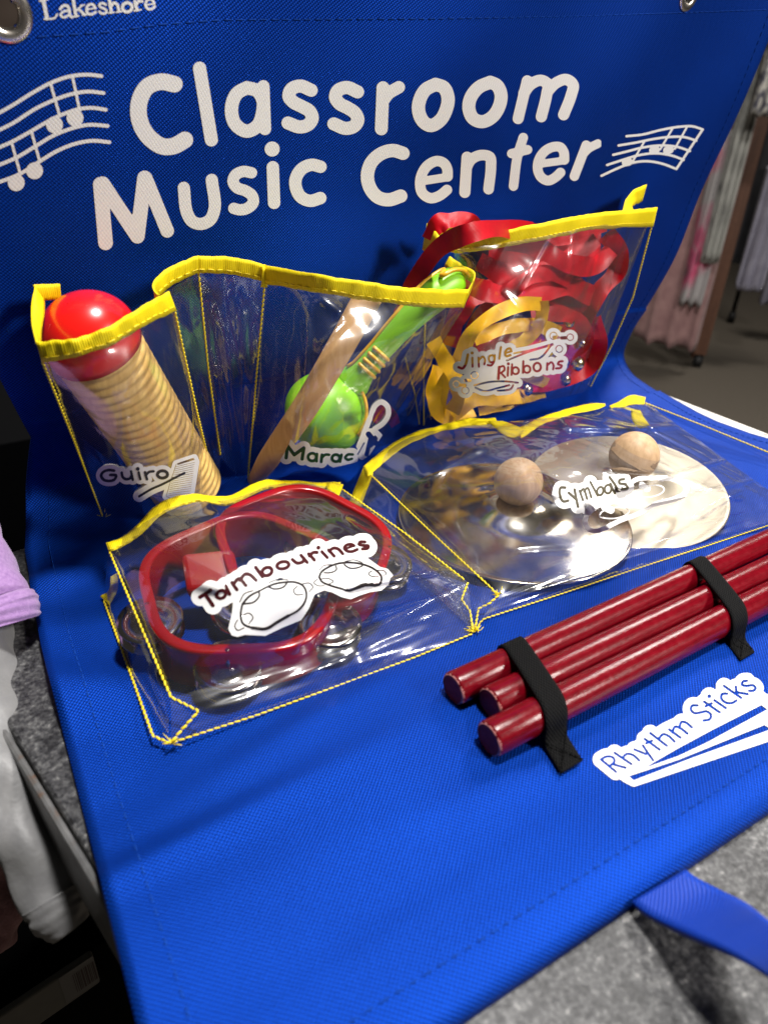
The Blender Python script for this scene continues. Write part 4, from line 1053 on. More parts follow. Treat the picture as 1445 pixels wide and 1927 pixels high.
# moulded seam line along the handle and bulb, ring grips
def offpath(pts, k, rad):
    out = []
    for i, p in enumerate(pts):
        p = Vector(p); t_ = (Vector(pts[min(i+1, len(pts)-1)]) - Vector(pts[max(i-1, 0)])).normalized()
        view = (CAM - p).normalized(); sd = t_.cross(view).normalized()
        out.append(p + sd * rad[i] * k + view * rad[i] * 0.35)
    return out
sd_l = offpath(hpts, -0.93, hw); sd_t = (sd_l[5] - Vector(hpts[5]))
mb = MB(); 
lo = sd_l if (sd_l[20] - CAM).dot(Vector((1, 0, 0))) < (Vector(hpts[20]) - CAM).dot(Vector((1, 0, 0))) else offpath(hpts, 0.93, hw)
endp = Vector(hpts[-1]); view = (CAM - endp).normalized()
arc = [pan(832, 519, 0.041), pan(850, 509, 0.041), pan(870, 508, 0.041), pan(883, 520, 0.041)]
mb.tube(lo[3:40], 0.0011, 8)
mb.tube([Vector(p) for p in catmull([lo[39]] + arc, 20)], 0.0011, 8)
ring = []
for i in range(41):
    q = -0.1 + 1.2 * math.pi * i / 40
    ring.append(Mb @ Vector((0, 0, 0)) + (Mb.to_3x3() @ Vector((0, 0, 1))) * 0 )
c3 = Mb.to_3x3(); vw = (CAM - bc).normalized(); zax = c3 @ Vector((0, 0, 1)); sx = zax.cross(vw).normalized()
ring = [bc + (zax * math.cos(q) + (sx * 0.9 + vw * 0.43).normalized() * math.sin(q)) * (Rb * 1.0) for q in np.linspace(-1.5, -0.25, 24)]
ring2 = [bc + (zax * math.cos(q) + (sx * 0.9 + vw * 0.43).normalized() * math.sin(q)) * (Rb * 1.0) for q in np.linspace(0.35, 1.5, 24)]
mb.tube(ring, 0.0010, 6); mb.tube(ring2, 0.0010, 6)
mb.build('seam_trim', M['green_trim'], mar)
for i in (6, 8, 10, 12):
    p = Vector(hpts[i]); t_ = (Vector(hpts[i+1]) - Vector(hpts[i-1])).normalized(); view = (CAM - p).normalized(); s0 = t_.cross(view).normalized()
    mb = MB(); mb.tube([p + (s0 * math.cos(q) + view * math.sin(q)) * (hw[i] * 1.02) for q in np.linspace(0.15, 2.2, 14)], 0.0010, 8)
    mb.build('grip_ring', M['green_trim'], mar)

# ribbons
def ribbon(name, pts, wpx, mat, parent, n=40, twist=(0, 0), th=0.0003):
    P = catmull([(x, y, o_) for x, y, o_ in pts], n)
    Q = [pan(*p) for p in P]; v = []; uv = []; L = 0
    for i, p in enumerate(Q):
        t_ = (Q[min(i+1, n-1)] - Q[max(i-1, 0)]).normalized(); view = (CAM - p).normalized()
        s0 = t_.cross(view).normalized(); q = i / (n - 1)
        tw = twist[0] + (twist[1] - twist[0]) * q + 0.28 * math.sin(q * 11 + wpx) + 0.16 * math.sin(q * 23 + wpx * 2)
        s1 = s0 * math.cos(tw) + view * math.sin(tw)
        wv = pxr(p, wpx * (0.86 + 0.06 * math.sin(q * 17 + wpx)))
        if i: L += (p - Q[i-1]).length
        for c in (-1, -0.5, 0, 0.5, 1):
            v.append(p + s1 * wv * c + view * 0.0003 * math.sin(c * 2.2 + i * 0.35)); uv.append((L, c * wv))
    return link(name, v, grid_faces(5, n), M[mat], parent, True, uv)
rj = thing('jingle_ribbon', 'glossy red satin jingle ribbon spilling over the top left of its clear pocket', 'jingle ribbon', tuple(pan(950, 700, 0.02)))
RED = [([(762, 600, 0.008), (775, 545, 0.016), (795, 505, 0.026), (832, 462, 0.044), (880, 440, 0.055), (930, 430, 0.052), (1000, 436, 0.030)], 42, (0.1, 0.3)),
       ([(808, 452, 0.018), (822, 424, 0.020), (852, 414, 0.022), (886, 422, 0.024), (905, 446, 0.026)], 40, (0.5, 0.2)),
       ([(745, 640, 0.008), (758, 596, 0.010), (772, 545, 0.014)], 44, (0, 0)),
       ([(900, 492, 0.020), (960, 520, 0.024), (1040, 505, 0.026), (1120, 446, 0.022)], 42, (0.15, -0.3)),
       ([(940, 452, 0.030), (1010, 466, 0.034), (1070, 496, 0.036), (1120, 500, 0.033), (1150, 470, 0.028)], 40, (-0.2, 0.25)),
       ([(1140, 440, 0.024), (1163, 470, 0.025), (1160, 510, 0.026), (1130, 545, 0.028), (1105, 590, 0.028), (1112, 640, 0.028)], 40, (0.3, -0.2)),
       ([(866, 530, 0.026), (930, 552, 0.031), (1000, 556, 0.033), (1070, 540, 0.031), (1120, 560, 0.026)], 42, (0, 0.2)),
       ([(880, 650, 0.022), (905, 600, 0.026), (950, 560, 0.028), (1010, 548, 0.028), (1060, 560, 0.026), (1105, 610, 0.024)], 44, (0.2, -0.2)),
       ([(842, 650, 0.018), (858, 600, 0.022), (890, 560, 0.024), (930, 540, 0.024)], 44, (0, 0.3)),
       ([(1112, 600, 0.029), (1126, 650, 0.028), (1100, 695, 0.027), (1030, 718, 0.027), (950, 728, 0.022)], 40, (0.1, -0.1)),
       ([(880, 625, 0.014), (950, 640, 0.016), (1040, 640, 0.018), (1115, 660, 0.014)], 70, (0.1, 0.1)),
       ([(990, 432, 0.020), (1050, 448, 0.026), (1100, 430, 0.026), (1140, 420, 0.020)], 36, (0.2, 0.3)),
       ([(930, 510, 0.012), (1030, 545, 0.012), (1120, 580, 0.010)], 90, (0, 0.1)),
       ([(920, 470, 0.010), (1020, 480, 0.012), (1130, 470, 0.010)], 80, (0, 0.1)),
       ([(1000, 600, 0.030), (1050, 590, 0.033), (1090, 605, 0.032), (1100, 640, 0.030), (1070, 670, 0.028)], 34, (0.2, 0.3)),
       ([(930, 590, 0.029), (960, 550, 0.034), (1000, 520, 0.036), (1040, 515, 0.035), (1075, 530, 0.031)], 34, (-0.2, 0.2)),
       ([(700, 790, 0.006), (725, 770, 0.006), (745, 800, 0.005)], 26, (0, 0))]
for i, (p_, w_, tw) in enumerate(RED): ribbon('ribbon', p_, w_, 'ribbon_red', rj, 40, tw)
yj = thing('jingle_ribbon', 'golden yellow satin jingle ribbon looped in the lower half of the right hanging pocket', 'jingle ribbon', tuple(pan(880, 740, 0.02)))
YEL = [([(815, 640, 0.024), (838, 680, 0.032), (858, 715, 0.035), (862, 750, 0.034), (850, 775, 0.030)], 34, (0.1, -0.2)),
       ([(822, 785, 0.022), (832, 730, 0.028), (862, 680, 0.034), (888, 625, 0.038), (930, 592, 0.041), (985, 572, 0.042), (1018, 572, 0.041)], 32, (0.05, 0.15)),
       ([(1020, 566, 0.0415), (1018, 600, 0.042), (996, 632, 0.041), (960, 660, 0.039)], 30, (0.3, 0.0)),
       ([(892, 640, 0.034), (945, 618, 0.037), (1010, 612, 0.038), (1052, 628, 0.036)], 30, (0, -0.1)),
       ([(828, 690, 0.020), (816, 735, 0.025), (824, 775, 0.027), (856, 786, 0.027), (890, 770, 0.027)], 34, (0.3, 0.0)),
       ([(850, 782, 0.028), (895, 752, 0.031), (950, 750, 0.031), (1025, 736, 0.026)], 32, (-0.1, 0.1)),
       ([(880, 720, 0.030), (930, 700, 0.032), (985, 705, 0.032), (1030, 722, 0.028)], 26, (0.1, 0.2)),
       ([(900, 772, 0.022), (960, 758, 0.025), (1020, 735, 0.025)], 26, (0.1, 0.2))]
for p_, w_, tw in YEL: ribbon('ribbon', p_, w_, 'ribbon_yellow', yj, 36, tw)
def bell(px, py, off, rpx, parent):
    c = pan(px, py, off); r = pxr(c, rpx * 2); mb = MB(); prof = []
    for i in range(13):
        q = math.pi * i / 12; prof.append((max(0.0001, r * math.sin(q)), -r * math.cos(q)))
    prof.insert(7, (r * 1.07, 0.0)); 
    mb.lathe(prof, frame(c, Vector((random.uniform(-1, 1), random.uniform(-1, 1), 0.6))), 24); mb.build('bell', M['bell'], parent)
for px, py, off, rp in ((1070, 606, 0.030, 11), (1084, 684, 0.027, 15), (1060, 714, 0.027, 14), (1092, 646, 0.028, 10), (1040, 668, 0.028, 11)): bell(px, py, off, rp, rj)
for px, py, off, rp in ((990, 733, 0.029, 12), (918, 670, 0.032, 11), (956, 682, 0.031, 12)): bell(px, py, off, rp, yj)

# cymbals
def cymbal(name, c, nrm, R, mat, label, ballpx):
    t_ = thing(name, label, 'cymbal', tuple(c), 'pair of cymbals')
    mb = MB(); Mx = frame(c, nrm)
    prof = [(R * 1.0, 0.0), (R * 0.995, 0.0006)]
    for i in range(31):
        q = 1 - i / 30; r = R * 0.99 * q
        h = 0.0045 * (1 - q ** 2) + 0.0055 * math.exp(-(q / 0.36) ** 4)
        prof.append((max(r, 0.0001), h + 0.0005))
    mb.lathe(prof, Mx, 96); o = mb.build('disc', mat, t_); solid(o, 0.0006, 0)
    top = c + Vector(nrm).normalized() * 0.0100
    rb = pxr(top, 90)
    bc_ = top + Vector(nrm).normalized() * (rb * 0.85)
    mb = MB(); prof = [(max(0.0001, rb * math.sin(math.pi * i / 20)), -rb * math.cos(math.pi * i / 20)) for i in range(21)]
    mb.lathe(prof, frame(bc_, nrm), 40); mb.build('wooden_knob', M['ball_wood'], t_)
    return t_
cymbal('cymbal', at_z(965, 972, 0.008), (-0.02, -0.02, 1), 0.0585, M['mottled'], 'mirror polished cymbal with a wooden ball knob, beside the tambourine pocket', None)
cymbal('cymbal', at_z(1178, 918, 0.010), (-0.13, -0.10, 1), 0.0530, M['brushed'], 'pale cream reflecting cymbal with a wooden ball knob, nearer the white table edge', None)

# tambourines
def tambourine(c, nrm, xdir, R, hgt, label, jdirs, slot=False):
    t_ = thing('tambourine', label, 'tambourine', tuple(c), 'two red tambourines')
    Mx = frame(c, nrm, xdir)
    k = 96; mb = MB(); v = []
    wall = 0.0042
    prof = [(0, -hgt/2), (wall, -hgt/2), (wall, -hgt/2 + 0.002), (wall * 0.6, 0), (wall, hgt/2 - 0.002), (wall, hgt/2), (0, hgt/2), (0.0, 0)]
    n = len(prof); jn = len(jdirs)
    for i in range(k):
        q = 2 * math.pi * i / k
        rr_ = R * (1 + 0.045 * math.cos(5 * q + 0.5))
        for (dr, dz) in prof: v.append(Mx @ Vector(((rr_ + dr) * math.cos(q), (rr_ + dr) * math.sin(q), dz)))
    f = []
    for i in range(k):
        i2 = (i + 1) % k
        for j in range(n): f.append((i * n + j, i2 * n + j, i2 * n + (j + 1) % n, i * n + (j + 1) % n))
    o = link('frame', v, f, M['tamb'], t_)
    b = o.modifiers.new('bevel', 'BEVEL'); b.width = 0.0008; b.segments = 2; b.limit_method = 'ANGLE'
    for q in jdirs:
        rr_ = R * (1 + 0.045 * math.cos(5 * q + 0.5)) + 0.003
        pc = Vector((rr_ * math.cos(q), rr_ * math.sin(q), 0))
        for sgn in (-1, 1):
            mb = MB(); prj = 0.0118
            pr = [(0.0008, sgn * 0.0022), (0.004, sgn * 0.0020), (0.0055, sgn * 0.0006), (0.009, sgn * 0.0003), (prj, sgn * 0.0012), (prj, sgn * 0.0016), (0.009, sgn * 0.0008), (0.0055, sgn * 0.0011), (0.004, sgn * 0.0026), (0.0008, sgn * 0.0027)]
            mb.lathe(pr, Mx @ Matrix.Translation(pc + Vector((0, 0, sgn * 0.0016))), 36); mb.build('jingle', M['steel'], t_)
        mb = MB(); mb.tube([Mx @ (pc + Vector((0, 0, -hgt/2))), Mx @ (pc + Vector((0, 0, hgt/2)))], 0.0008, 8); mb.build('pin', M['steel'], t_)
    return t_, Mx
c1 = at_z(462, 1124, 0.0165)
tambourine(c1, (-0.05, -0.16, 1), (1, 0, 0), 0.0345, 0.023, 'red plastic tambourine lying lower, nearest the bottom corner seam', [math.radians(a) for a in (178, 240, 308, 20)])
c2 = at_z(570, 1056, 0.0155)
tambourine(c2, (0.03, -0.24, 1), (1, 0, 0), 0.0325, 0.024, 'red plastic tambourine lying higher, tucked under the pocket mouth', [math.radians(a) for a in (-24, 205)])
# handle bar of the upper tambourine
th_ = [o for o in COL.objects if o.name.startswith('tambourine') and o.type == 'EMPTY'][1]
hb = MB()
pa = [at_z(340, 1040, 0.030), at_z(440, 1030, 0.030), at_z(458, 1105, 0.022), at_z(352, 1110, 0.022)]
pa2 = [p + Vector((0, 0, -0.005)) for p in pa]
hb.add(pa + pa2, [(0, 1, 2, 3), (7, 6, 5, 4), (0, 4, 5, 1), (1, 5, 6, 2), (2, 6, 7, 3), (3, 7, 4, 0)])
o = hb.build('handle', M['tamb'], th_, False); b = o.modifiers.new('bevel', 'BEVEL'); b.width = 0.002; b.segments = 3

# ---------------------------------------------------------------- rhythm sticks
Rs = 0.0060
zc = 0.0032 + Rs + 0.0004
labs = ['dark red rhythm stick at the back of the bundle, against the clear pockets', 'dark red rhythm stick in the middle of the bundle, its end set back', 'dark red rhythm stick at the front of the bundle, nearest the white printed label']
ends = [((851, 1297), (1445, 1020), zc), ((920, 1325), (1445, 1072), zc - 0.0004), ((918, 1392), (1445, 1123), zc)]
SDIR = None; sticks = []
for (a_, b_, z_), lb in zip(ends, labs):
    p0, p1 = at_z(*a_, z_), at_z(*b_, z_)
    d = (p1 - p0).normalized(); SDIR = SDIR or d
    st = bpy.data.objects.new('rhythm_stick', None)
    COL.objects.link(st); tag(st, lb, 'rhythm stick', 'rhythm sticks under black elastic bands'); st.location = p0; st.empty_display_size = 0.02
    sticks.append((p0, d))
    mb = MB(); L = 0.305
    prof = [(Rs - 0.0009, 0.0), (Rs - 0.0003, 0.0003), (Rs, 0.0011)] + [(Rs, L * i / 10) for i in range(1, 10)] + [(Rs, L - 0.001), (Rs - 0.0008, L)]
    mb.lathe(prof, Matrix.Identity(4), 48)
    o = mb.build('shaft', M['stick'], None); o.parent = st
    for zz in (0.0002, L - 0.0002):
        mb = MB(); mb.lathe([(0.0001, zz), (Rs * 0.5, zz), (Rs - 0.0009, zz)], Matrix.Identity(4), 48)
        o2 = mb.build('end_face', M['stick_end'], None); o2.parent = st
    Mf = frame(p0, d)
    st.rotation_euler = Mf.to_euler()
# elastic bands over the sticks
def band(px_back, px_front_top, px_tail, wid, label=None):
    """px: where the band's centre line meets the cloth behind, and its stitched tail end in front"""
    d = SDIR; n = Vector((-d.y, d.x, 0)).normalized()       # across, pointing backwards
    back = at_z(*px_back, 0.004); tail = at_z(*px_tail, 0.004)
    o_ = sticks[0][0]
    s0 = (back - o_).dot(d); 
    cs = sorted([(((p + dd * s0 / dd.dot(d)) - o_).dot(n), p.z) for p, dd in sticks], reverse=True)
    path = []
    r = Rs + 0.0007
    c0, c2_ = cs[0], cs[-1]
    path.append((c0[0] + r * 1.55, 0.0042)); path.append((c0[0] + r * 1.12, 0.0062))
    for q in np.linspace(0.25, math.pi / 2, 8): path.append((c0[0] + r * math.cos(q), c0[1] + r * math.sin(q)))
    for q in np.linspace(math.pi / 2, math.pi - 0.35, 9): path.append((c2_[0] + r * math.cos(q), c2_[1] + r * math.sin(q)))
    path.append((c2_[0] - r * 1.08, 0.0068)); path.append((c2_[0] - r * 1.30, 0.0045))
    tl = (tail - o_).dot(n)
    path.append((c2_[0] - r * 1.9, 0.0042)); path.append((tl, 0.0042))
    P = catmull(path, 80); tsh = (tail - o_).dot(d) - s0
    v = []; uv = []; L = 0
    dz0 = o_.z
    for i, (a_, z_) in enumerate(P):
        if i: L += math.hypot(P[i][0] - P[i-1][0], P[i][1] - P[i-1][1])
        q = min(1, max(0, (P[0][0] - a_) / (P[0][0] - P[-1][0])))
        for c in range(7):
            e = (c / 6 - 0.5) * wid
            p = Vector((o_.x, o_.y, 0)) + d.normalized() * (s0 + e + tsh * q) + n * a_
            p.z = z_
            v.append(p); uv.append((e, L))
    ob_ = link('elastic_band', v, grid_faces(7, 80), M['elastic'], org, True, uv); solid(ob_, 0.0009, 0)
    mb = MB()
    i0 = 76
    for (c1_, c2b) in ((0, 6), (6, 0)):
        a3 = v[66 * 7 + c1_] + Vector((0, 0, 0.0006)); b3 = v[79 * 7 + c2b] + Vector((0, 0, 0.0006)); dashes(mb, [a3, b3], 0.0012, 0.0004, 0.00025)
    mb.build('stitching', M['elastic'], ob_)
    return ob_
band((926, 1216), None, (1075, 1444), 0.0098)
band((1262, 1062), None, (1405, 1236), 0.0098)

# ---------------------------------------------------------------- blue webbing handle
lf = [at_z(1190, 1700, 0.001), at_z(1206, 1714, 0.0025), at_z(1255, 1742, 0.007), at_z(1310, 1768, 0.014), at_z(1380, 1800, 0.020), at_z(1480, 1862, 0.022), at_z(1600, 1960, 0.012)]
rt = [at_z(1290, 1640, 0.001), at_z(1301, 1650, 0.002), at_z(1350, 1677, 0.005), at_z(1400, 1702, 0.012), at_z(1450, 1738, 0.024), at_z(1540, 1800, 0.030), at_z(1680, 1900, 0.012)]
a_, b_ = catmull(lf, 60), catmull(rt, 60); v = []; uv = []; L = 0
for i in range(60):
    if i: L += float(np.linalg.norm(a_[i] - a_[i-1]))
    for c in range(9):
        q = c / 8; v.append(Vector(a_[i] * (1 - q) + b_[i] * q)); uv.append((q * 0.025, L))
o = link('carry_strap', v, grid_faces(9, 60), M['strap'], org, True, uv); solid(o, 0.0016, 0)

# ================================================================== SURROUNDINGS
def sleeve(name, pts, rad, mat, parent, wr=0.1, seed=0, k=40, n=60, fold=9.0, cap=True, flat=1.0):
    P = catmull(pts, n); R = np.interp(np.linspace(0, 1, n), np.linspace(0, 1, len(rad)), rad)
    rs = np.random.RandomState(seed); ph = rs.rand(6) * 6.28
    v = []; t0 = None; a = Vector((1, 0, 0))
    for i in range(n):
        p = Vector(P[i]); t_ = (Vector(P[min(i+1, n-1)]) - Vector(P[max(i-1, 0)])).normalized()
        a = (a - t_ * a.dot(t_)).normalized(); b = t_.cross(a)
        for j in range(k):
            q = 2 * math.pi * j / k; s = i / n
            w_ = 1 + wr * (0.5 * math.sin(3 * q + fold * s + ph[0]) * math.sin(fold * 2.2 * s + ph[1]) + 0.4 * math.sin(2 * q + fold * 3.1 * s + ph[2]) + 0.3 * math.sin(5 * q - fold * 1.7 * s + ph[3]))
            v.append(p + (a * math.cos(q) + b * math.sin(q) * flat) * R[i] * w_)
    f = grid_faces(k, n, True)
    if cap: f.append(tuple(range(k - 1, -1, -1))); f.append(tuple(range((n - 1) * k, n * k)))
    o = link(name, v, f, mat, parent); return o
M['lilac'] = cloth_mat('lilac_knit', (0.24, 0.13, 0.32), (0.34, 0.20, 0.42), 700, 0.9, 0.0004)
M['puffy'] = cloth_mat('grey_nylon', (0.14, 0.14, 0.145), (0.19, 0.19, 0.19), 60, 0.5, 0.0006)
M['rose'] = cloth_mat('dusty_pink_fleece', (0.26, 0.12, 0.13), (0.42, 0.22, 0.23), 300, 0.95, 0.001)
def dp(px, py, dep):   # point at a distance along the line of sight
    d = ray(px, py); return CAM + d * dep
sw = thing('sweater', 'lilac knit sweater sleeve with a rolled cuff hanging at the table corner', 'sweater', tuple(dp(-20, 1150, 0.275)))
sleeve('sleeve', [dp(-170, 900, 0.285), dp(-78, 1040, 0.275), dp(-22, 1150, 0.266)], [0.0185, 0.0175, 0.0155], M['lilac'], sw, 0.05, 1)
sleeve('cuff', [dp(-26, 1142, 0.265), dp(-20, 1154, 0.265), dp(-14, 1168, 0.265), dp(-10, 1182, 0.265)], [0.0160, 0.0178, 0.0172, 0.0158], M['lilac'], sw, 0.03, 2, n=24)
jk = thing('puffer_jacket', 'pale grey puffy jacket sleeve drooping beside the table edge', 'jacket', tuple(dp(60, 1500, 0.225)))
sleeve('sleeve', [dp(-62, 1150, 0.272), dp(-52, 1270, 0.260), dp(-32, 1390, 0.242), dp(14, 1500, 0.230), dp(72, 1620, 0.223), dp(106, 1700, 0.220)], [0.0150, 0.0155, 0.0150, 0.0130, 0.0105, 0.0088], M['puffy'], jk, 0.13, 5, n=110, fold=8.5)
sleeve('cuff', [dp(101, 1685, 0.2195), dp(116, 1718, 0.2185), dp(134, 1748, 0.218)], [0.0094, 0.0088, 0.0060], M['puffy'], jk, 0.05, 6, n=24)
pg = sleeve('pink_garment', [dp(-60, 1560, 0.29), dp(-45, 1640, 0.285), dp(-25, 1720, 0.28), dp(-30, 1775, 0.28)], [0.022, 0.021, 0.016, 0.011], M['rose'], None, 0.12, 8)
tag(pg, 'dusty pink fleece garment peeking out below the grey sleeve', 'garment')
# dark box with a price label
M['darkbox'] = NT('box_and_shade_black').set(Base_Color=(0.0015, 0.0015, 0.0018), Roughness=0.9, Specular_IOR_Level=0.05).m  # near-black colour stands in for deep shade
M['beigeedge'] = cloth_mat('beige_shelf_edge', (0.075, 0.072, 0.06), (0.10, 0.096, 0.08), 40, 0.6, 0.0002)
M['tagwhite'] = NT('paper_label').set(Base_Color=(0.16, 0.155, 0.15), Roughness=0.7).m
bx = thing('storage_box', 'black storage box on the floor with a beige strip and a barcode sticker', 'box', tuple(at_z(60, 1870, -0.28)))
zb = -0.20
A0, A1 = at_z(-30, 1918, zb), at_z(163, 1790, zb)
dr = (A1 - A0).normalized(); nn = Vector((-dr.y, dr.x, 0)).normalized()
A1 = A1 + dr * 0.002
A0 = A0 - dr * 0.3
def boxmesh(name, p0, p1, depth, z0, z1, mat, parent):
    q = [p0, p1, p1 + nn * depth, p0 + nn * depth]
    return quad_slab(name, [(p.x, p.y) for p in q], z0, z1, mat, parent)
boxmesh('carton', A0 - dr * 0.1, A1 + dr * 0.35, 0.5, -0.75, zb - 0.002, M['darkbox'], bx)  # near-black body also hides the lit floor, standing in for shade
boxmesh('edge_strip', A0, A1, -0.004, zb - 0.026, zb, M['beigeedge'], bx)
lbv = [A1 - dr * 0.0175 - nn * 0.0044, A1 - dr * 0.0005 - nn * 0.0044]
lq = [lbv[0] + Vector((0, 0, -0.0235)), lbv[1] + Vector((0, 0, -0.0235)), lbv[1] + Vector((0, 0, 0.0)), lbv[0] + Vector((0, 0, 0.0))]
plb = link('price_label', lq + [p + nn * 0.0003 for p in lq], [(0, 1, 2, 3), (7, 6, 5, 4), (0, 4, 5, 1), (1, 5, 6, 2), (2, 6, 7, 3), (3, 7, 4, 0)], M['tagwhite'], bx, False)
bc_ = MB(); rs = random.Random(4); xx = 0.006
while xx < 0.0160:
    wdt = rs.choice((0.0003, 0.0005, 0.0008))
    p = lbv[0] + dr * xx - nn * 0.0002; q = p + dr * wdt
    z0, z1 = Vector((0, 0, -0.020)), Vector((0, 0, -0.004))
    bc_.add([p + z0, q + z0, q + z1, p + z1], [(0, 1, 2, 3)]); xx += wdt + rs.choice((0.0003, 0.0006))
bc_.build('barcode', M['ink'], plb, False)

# clothes rack far behind on the right
M['post'] = wood_mat('brown_stained_wood', (0.07, 0.03, 0.018), (0.16, 0.075, 0.045), 0.1, 0.5)
M['black'] = NT('black_rubber').set(Base_Color=(0.008, 0.008, 0.009), Roughness=0.6).m
base = at_z(1316, 668, -0.69)
def rackpt(px, py):    # on the vertical plane of the rack
    d = ray(px, py); k = Vector((0.75, 0.66, 0)); t_ = (base - CAM).dot(k) / d.dot(k); return CAM + d * t_
rk = thing('clothes_rack', 'brown wooden clothes rack post on a black caster', 'clothes rack', (base.x, base.y, -0.75))
mb = MB(); w_ = 0.026
hd_ = Vector((0.66, -0.75, 0)).normalized(); bd_ = Vector((0.75, 0.66, 0)).normalized()
q0 = [base + hd_ * (-w_) , base + hd_ * w_, base + hd_ * w_ + bd_ * 0.05, base - hd_ * w_ + bd_ * 0.05]
quad_slab('post', [(p.x, p.y) for p in q0], -0.69, 1.1, M['post'], rk)
r2 = base + bd_ * 0.55 + hd_ * 0.02
q1 = [r2 + hd_ * (-w_), r2 + hd_ * w_, r2 + hd_ * w_ + bd_ * 0.05, r2 - hd_ * w_ + bd_ * 0.05]
quad_slab('post', [(p.x, p.y) for p in q1], -0.69, 1.1, M['post'], rk)
mb = MB(); mb.tube([base + bd_ * 0.02 + Vector((0, 0, -0.10)), r2 + Vector((0, 0, -0.10)) + Vector((0, 0, 0.1))], 0.02, 10); mb.build('rail', M['post'], rk)
mb = MB(); cpos = Vector((base.x, base.y, -0.722)) + bd_ * 0.02
mb.tube([cpos - hd_ * 0.018, cpos + hd_ * 0.018], 0.028, 20); mb.tube([cpos, cpos + Vector((0, 0, 0.035))], 0.012, 10); mb.build('caster', M['black'], rk)
r3 = at_z(1373, 607, -0.75)
rk2 = thing('garment_rail', 'thin black garment rail leg on a caster behind the brown post', 'clothes rack', (r3.x, r3.y, -0.75))
mb = MB(); mb.tube([r3 + Vector((0, 0, 0.05)), r3 + Vector((0, 0, 1.9))], 0.012, 10); mb.build('upright', M['black'], rk2)
mb = MB(); mb.tube([r3 + Vector((0, 0, 0.03)) - hd_ * 0.016, r3 + Vector((0, 0, 0.03)) + hd_ * 0.016], 0.03, 18); mb.tube([r3 + Vector((0, 0, 0.03)), r3 + Vector((0, 0, 0.07))], 0.012, 8); mb.build('caster', M['black'], rk2)

def garment(name, label, cat, px0, px1, pyt, pyb, mat, seed=0, push=0.0, folds=4, group=None, taper=0.0, pyb2=None):
    """hanging garment: closed folded cloth body between two columns, top to hem"""
    d = (base - CAM)
    rs = np.random.RandomState(seed); ph = rs.rand(4) * 6.28
    n, k = 26, 48
    def pt(px, py):
        dd = ray(px, py); kk = Vector((0.75, 0.66, 0)); t_ = ((base - CAM).dot(kk) + push) / dd.dot(kk); return CAM + dd * t_
    v = []
    wid0 = (pt(px1, pyb) - pt(px0, pyb)).length
    for j in range(n):
        q = j / (n - 1)
        py = pyt + (pyb - pyt) * q
        # verticals lean in the picture; follow the true vertical through the hem
        bl_, br_ = pt(px0, pyb), pt(px1, pyb if pyb2 is None else pyb2)
        zt = pt((px0 + px1) / 2, pyt).z
        z_ = zt + ((bl_.z * 0.5 + br_.z * 0.5) - zt) * q
        for i in range(k):
            an = 2 * math.pi * i / k; u = 0.5 - 0.5 * math.cos(an); sgn = math.sin(an)
            p = bl_.lerp(br_, 0.5 + (u - 0.5) * (1 - taper * (1 - q)))
            dep = 0.035 * abs(sgn) ** 0.6 * (1 if sgn > 0 else -1)
            dep += (0.006 + 0.010 * q) * math.sin(u * folds * 6.28 + ph[0] + q * 0.8) + 0.006 * math.sin(u * folds * 13 + ph[1])
            zz = z_ + (0.012 * math.sin(u * folds * 6.28 + ph[2]) * q)
            if pyb2 is not None: zz += (br_.z - bl_.z) * (u - 0.5) * q
            v.append(Vector((p.x, p.y, zz)) - bd_ * dep)
    f = grid_faces(k, n, True); f.append(tuple(range(k - 1, -1, -1))); f.append(tuple(range((n - 1) * k, n * k)))
    o = link(name, v, f, mat, None); tag(o, label, cat, group); return o
def pattern_mat(name, cols, sc_=12):
    t = NT(name); ob = t.obj()
    vo = t.n('ShaderNodeTexVoronoi'); vo.inputs['Scale'].default_value = sc_; t.l(ob, vo.inputs['Vector'])
    f = t.math('ADD', t.math('MULTIPLY', vo.outputs['Distance'], 0.8), t.math('MULTIPLY', t.noise(ob, sc_ * 1.5, 3), 0.5))
    st = [(0.2 + 0.6 * i / (len(cols) - 1), c) for i, c in enumerate(cols)]
    t.set(Base_Color=t.ramp(f, st), Roughness=0.9); return t.m
gp_ = 'clothes hanging on the racks'
M['g_rose'] = cloth_mat('pale_rose_cloth', (0.26, 0.14, 0.14), (0.36, 0.21, 0.20), 20)
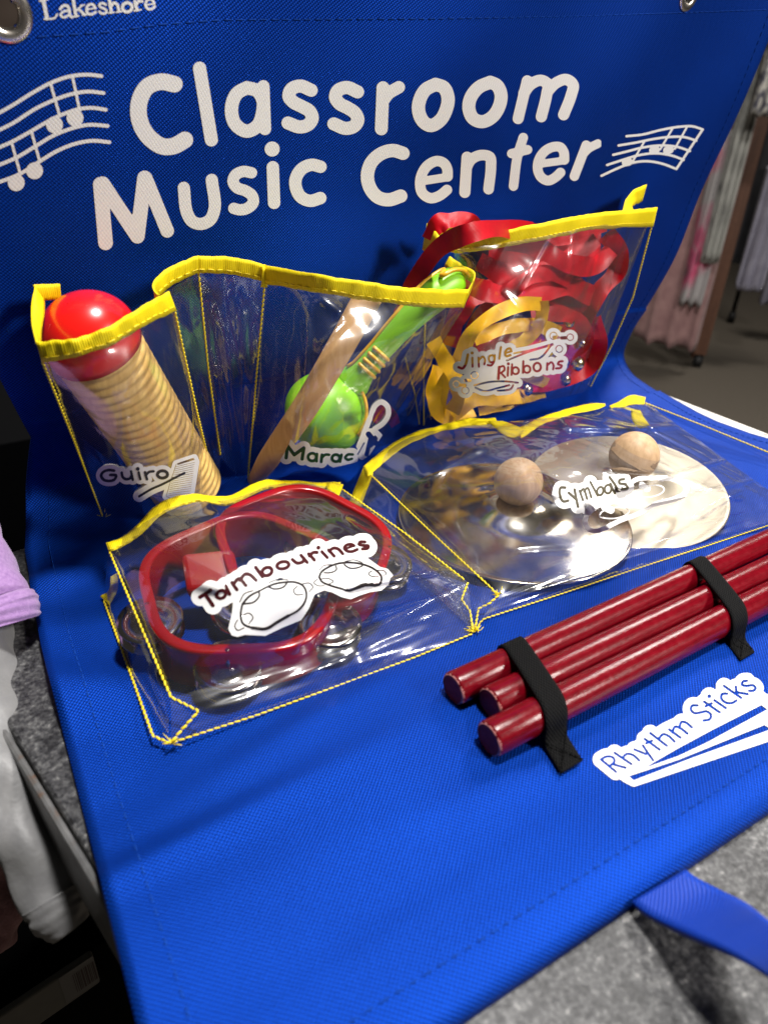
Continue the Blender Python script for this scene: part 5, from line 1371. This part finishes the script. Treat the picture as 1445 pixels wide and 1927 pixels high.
M['g_grey'] = pattern_mat('grey_white_print', [(0.10, 0.10, 0.10), (0.30, 0.30, 0.28), (0.42, 0.42, 0.39)], 14)
M['g_pink'] = pattern_mat('pink_grey_stripe', [(0.08, 0.10, 0.10), (0.55, 0.10, 0.20), (0.40, 0.38, 0.38)], 9)
M['g_black'] = cloth_mat('black_cloth', (0.005, 0.005, 0.008), (0.012, 0.012, 0.016), 20)
M['g_lav'] = cloth_mat('lavender_grey_cloth', (0.20, 0.19, 0.25), (0.32, 0.31, 0.38), 12)
M['g_fuzz'] = pattern_mat('fuzzy_white', [(0.30, 0.28, 0.26), (0.62, 0.60, 0.55), (0.10, 0.10, 0.13)], 30)
garment('hanging_dress', 'pale rose dress hem hanging lowest next to the blue cloth', 'dress', 1190, 1310, 200, 633, M['g_rose'], 1, -0.12, 3, gp_, pyb2=655)
garment('hanging_shirt', 'grey and white printed top hanging left of the brown post', 'shirt', 1316, 1352, 60, 490, M['g_grey'], 2, -0.2, 3, gp_)
garment('hanging_skirt', 'pink and grey patterned skirt between the rose dress and the printed top', 'skirt', 1272, 1322, 240, 570, M['g_pink'], 3, -0.16, 3, gp_)
garment('hanging_coat', 'long black coat hanging right behind the brown post', 'coat', 1346, 1520, 40, 500, M['g_black'], 4, 0.18, 2, gp_)
garment('hanging_blouse', 'lavender grey blouse hanging in front of the black coat', 'blouse', 1380, 1432, 310, 540, M['g_lav'], 5, 0.1, 3, gp_, pyb2=545)
garment('hanging_scarf', 'fuzzy white scarf with dark spots high beside the cloth edge', 'scarf', 1408, 1470, 20, 215, M['g_fuzz'], 6, -0.35, 3, gp_)
garment('hanging_shirt', 'pale lavender shirt at the picture edge low behind the black coat', 'shirt', 1424, 1500, 400, 572, M['g_lav'], 7, 0.7, 3, gp_)

# black cabinet added to stand in for the deep shade behind the table
shade_blk = quad_slab('shade_block', [(-1.6, 0.345), (-0.060, 0.345), (-0.02, 0.46), (0.18, 0.48), (0.18, 1.2), (-1.6, 1.2)], -0.75, -0.004, M['darkbox'])
tag(shade_blk, 'added black cabinet in deep shade behind the back left table corner', 'block')
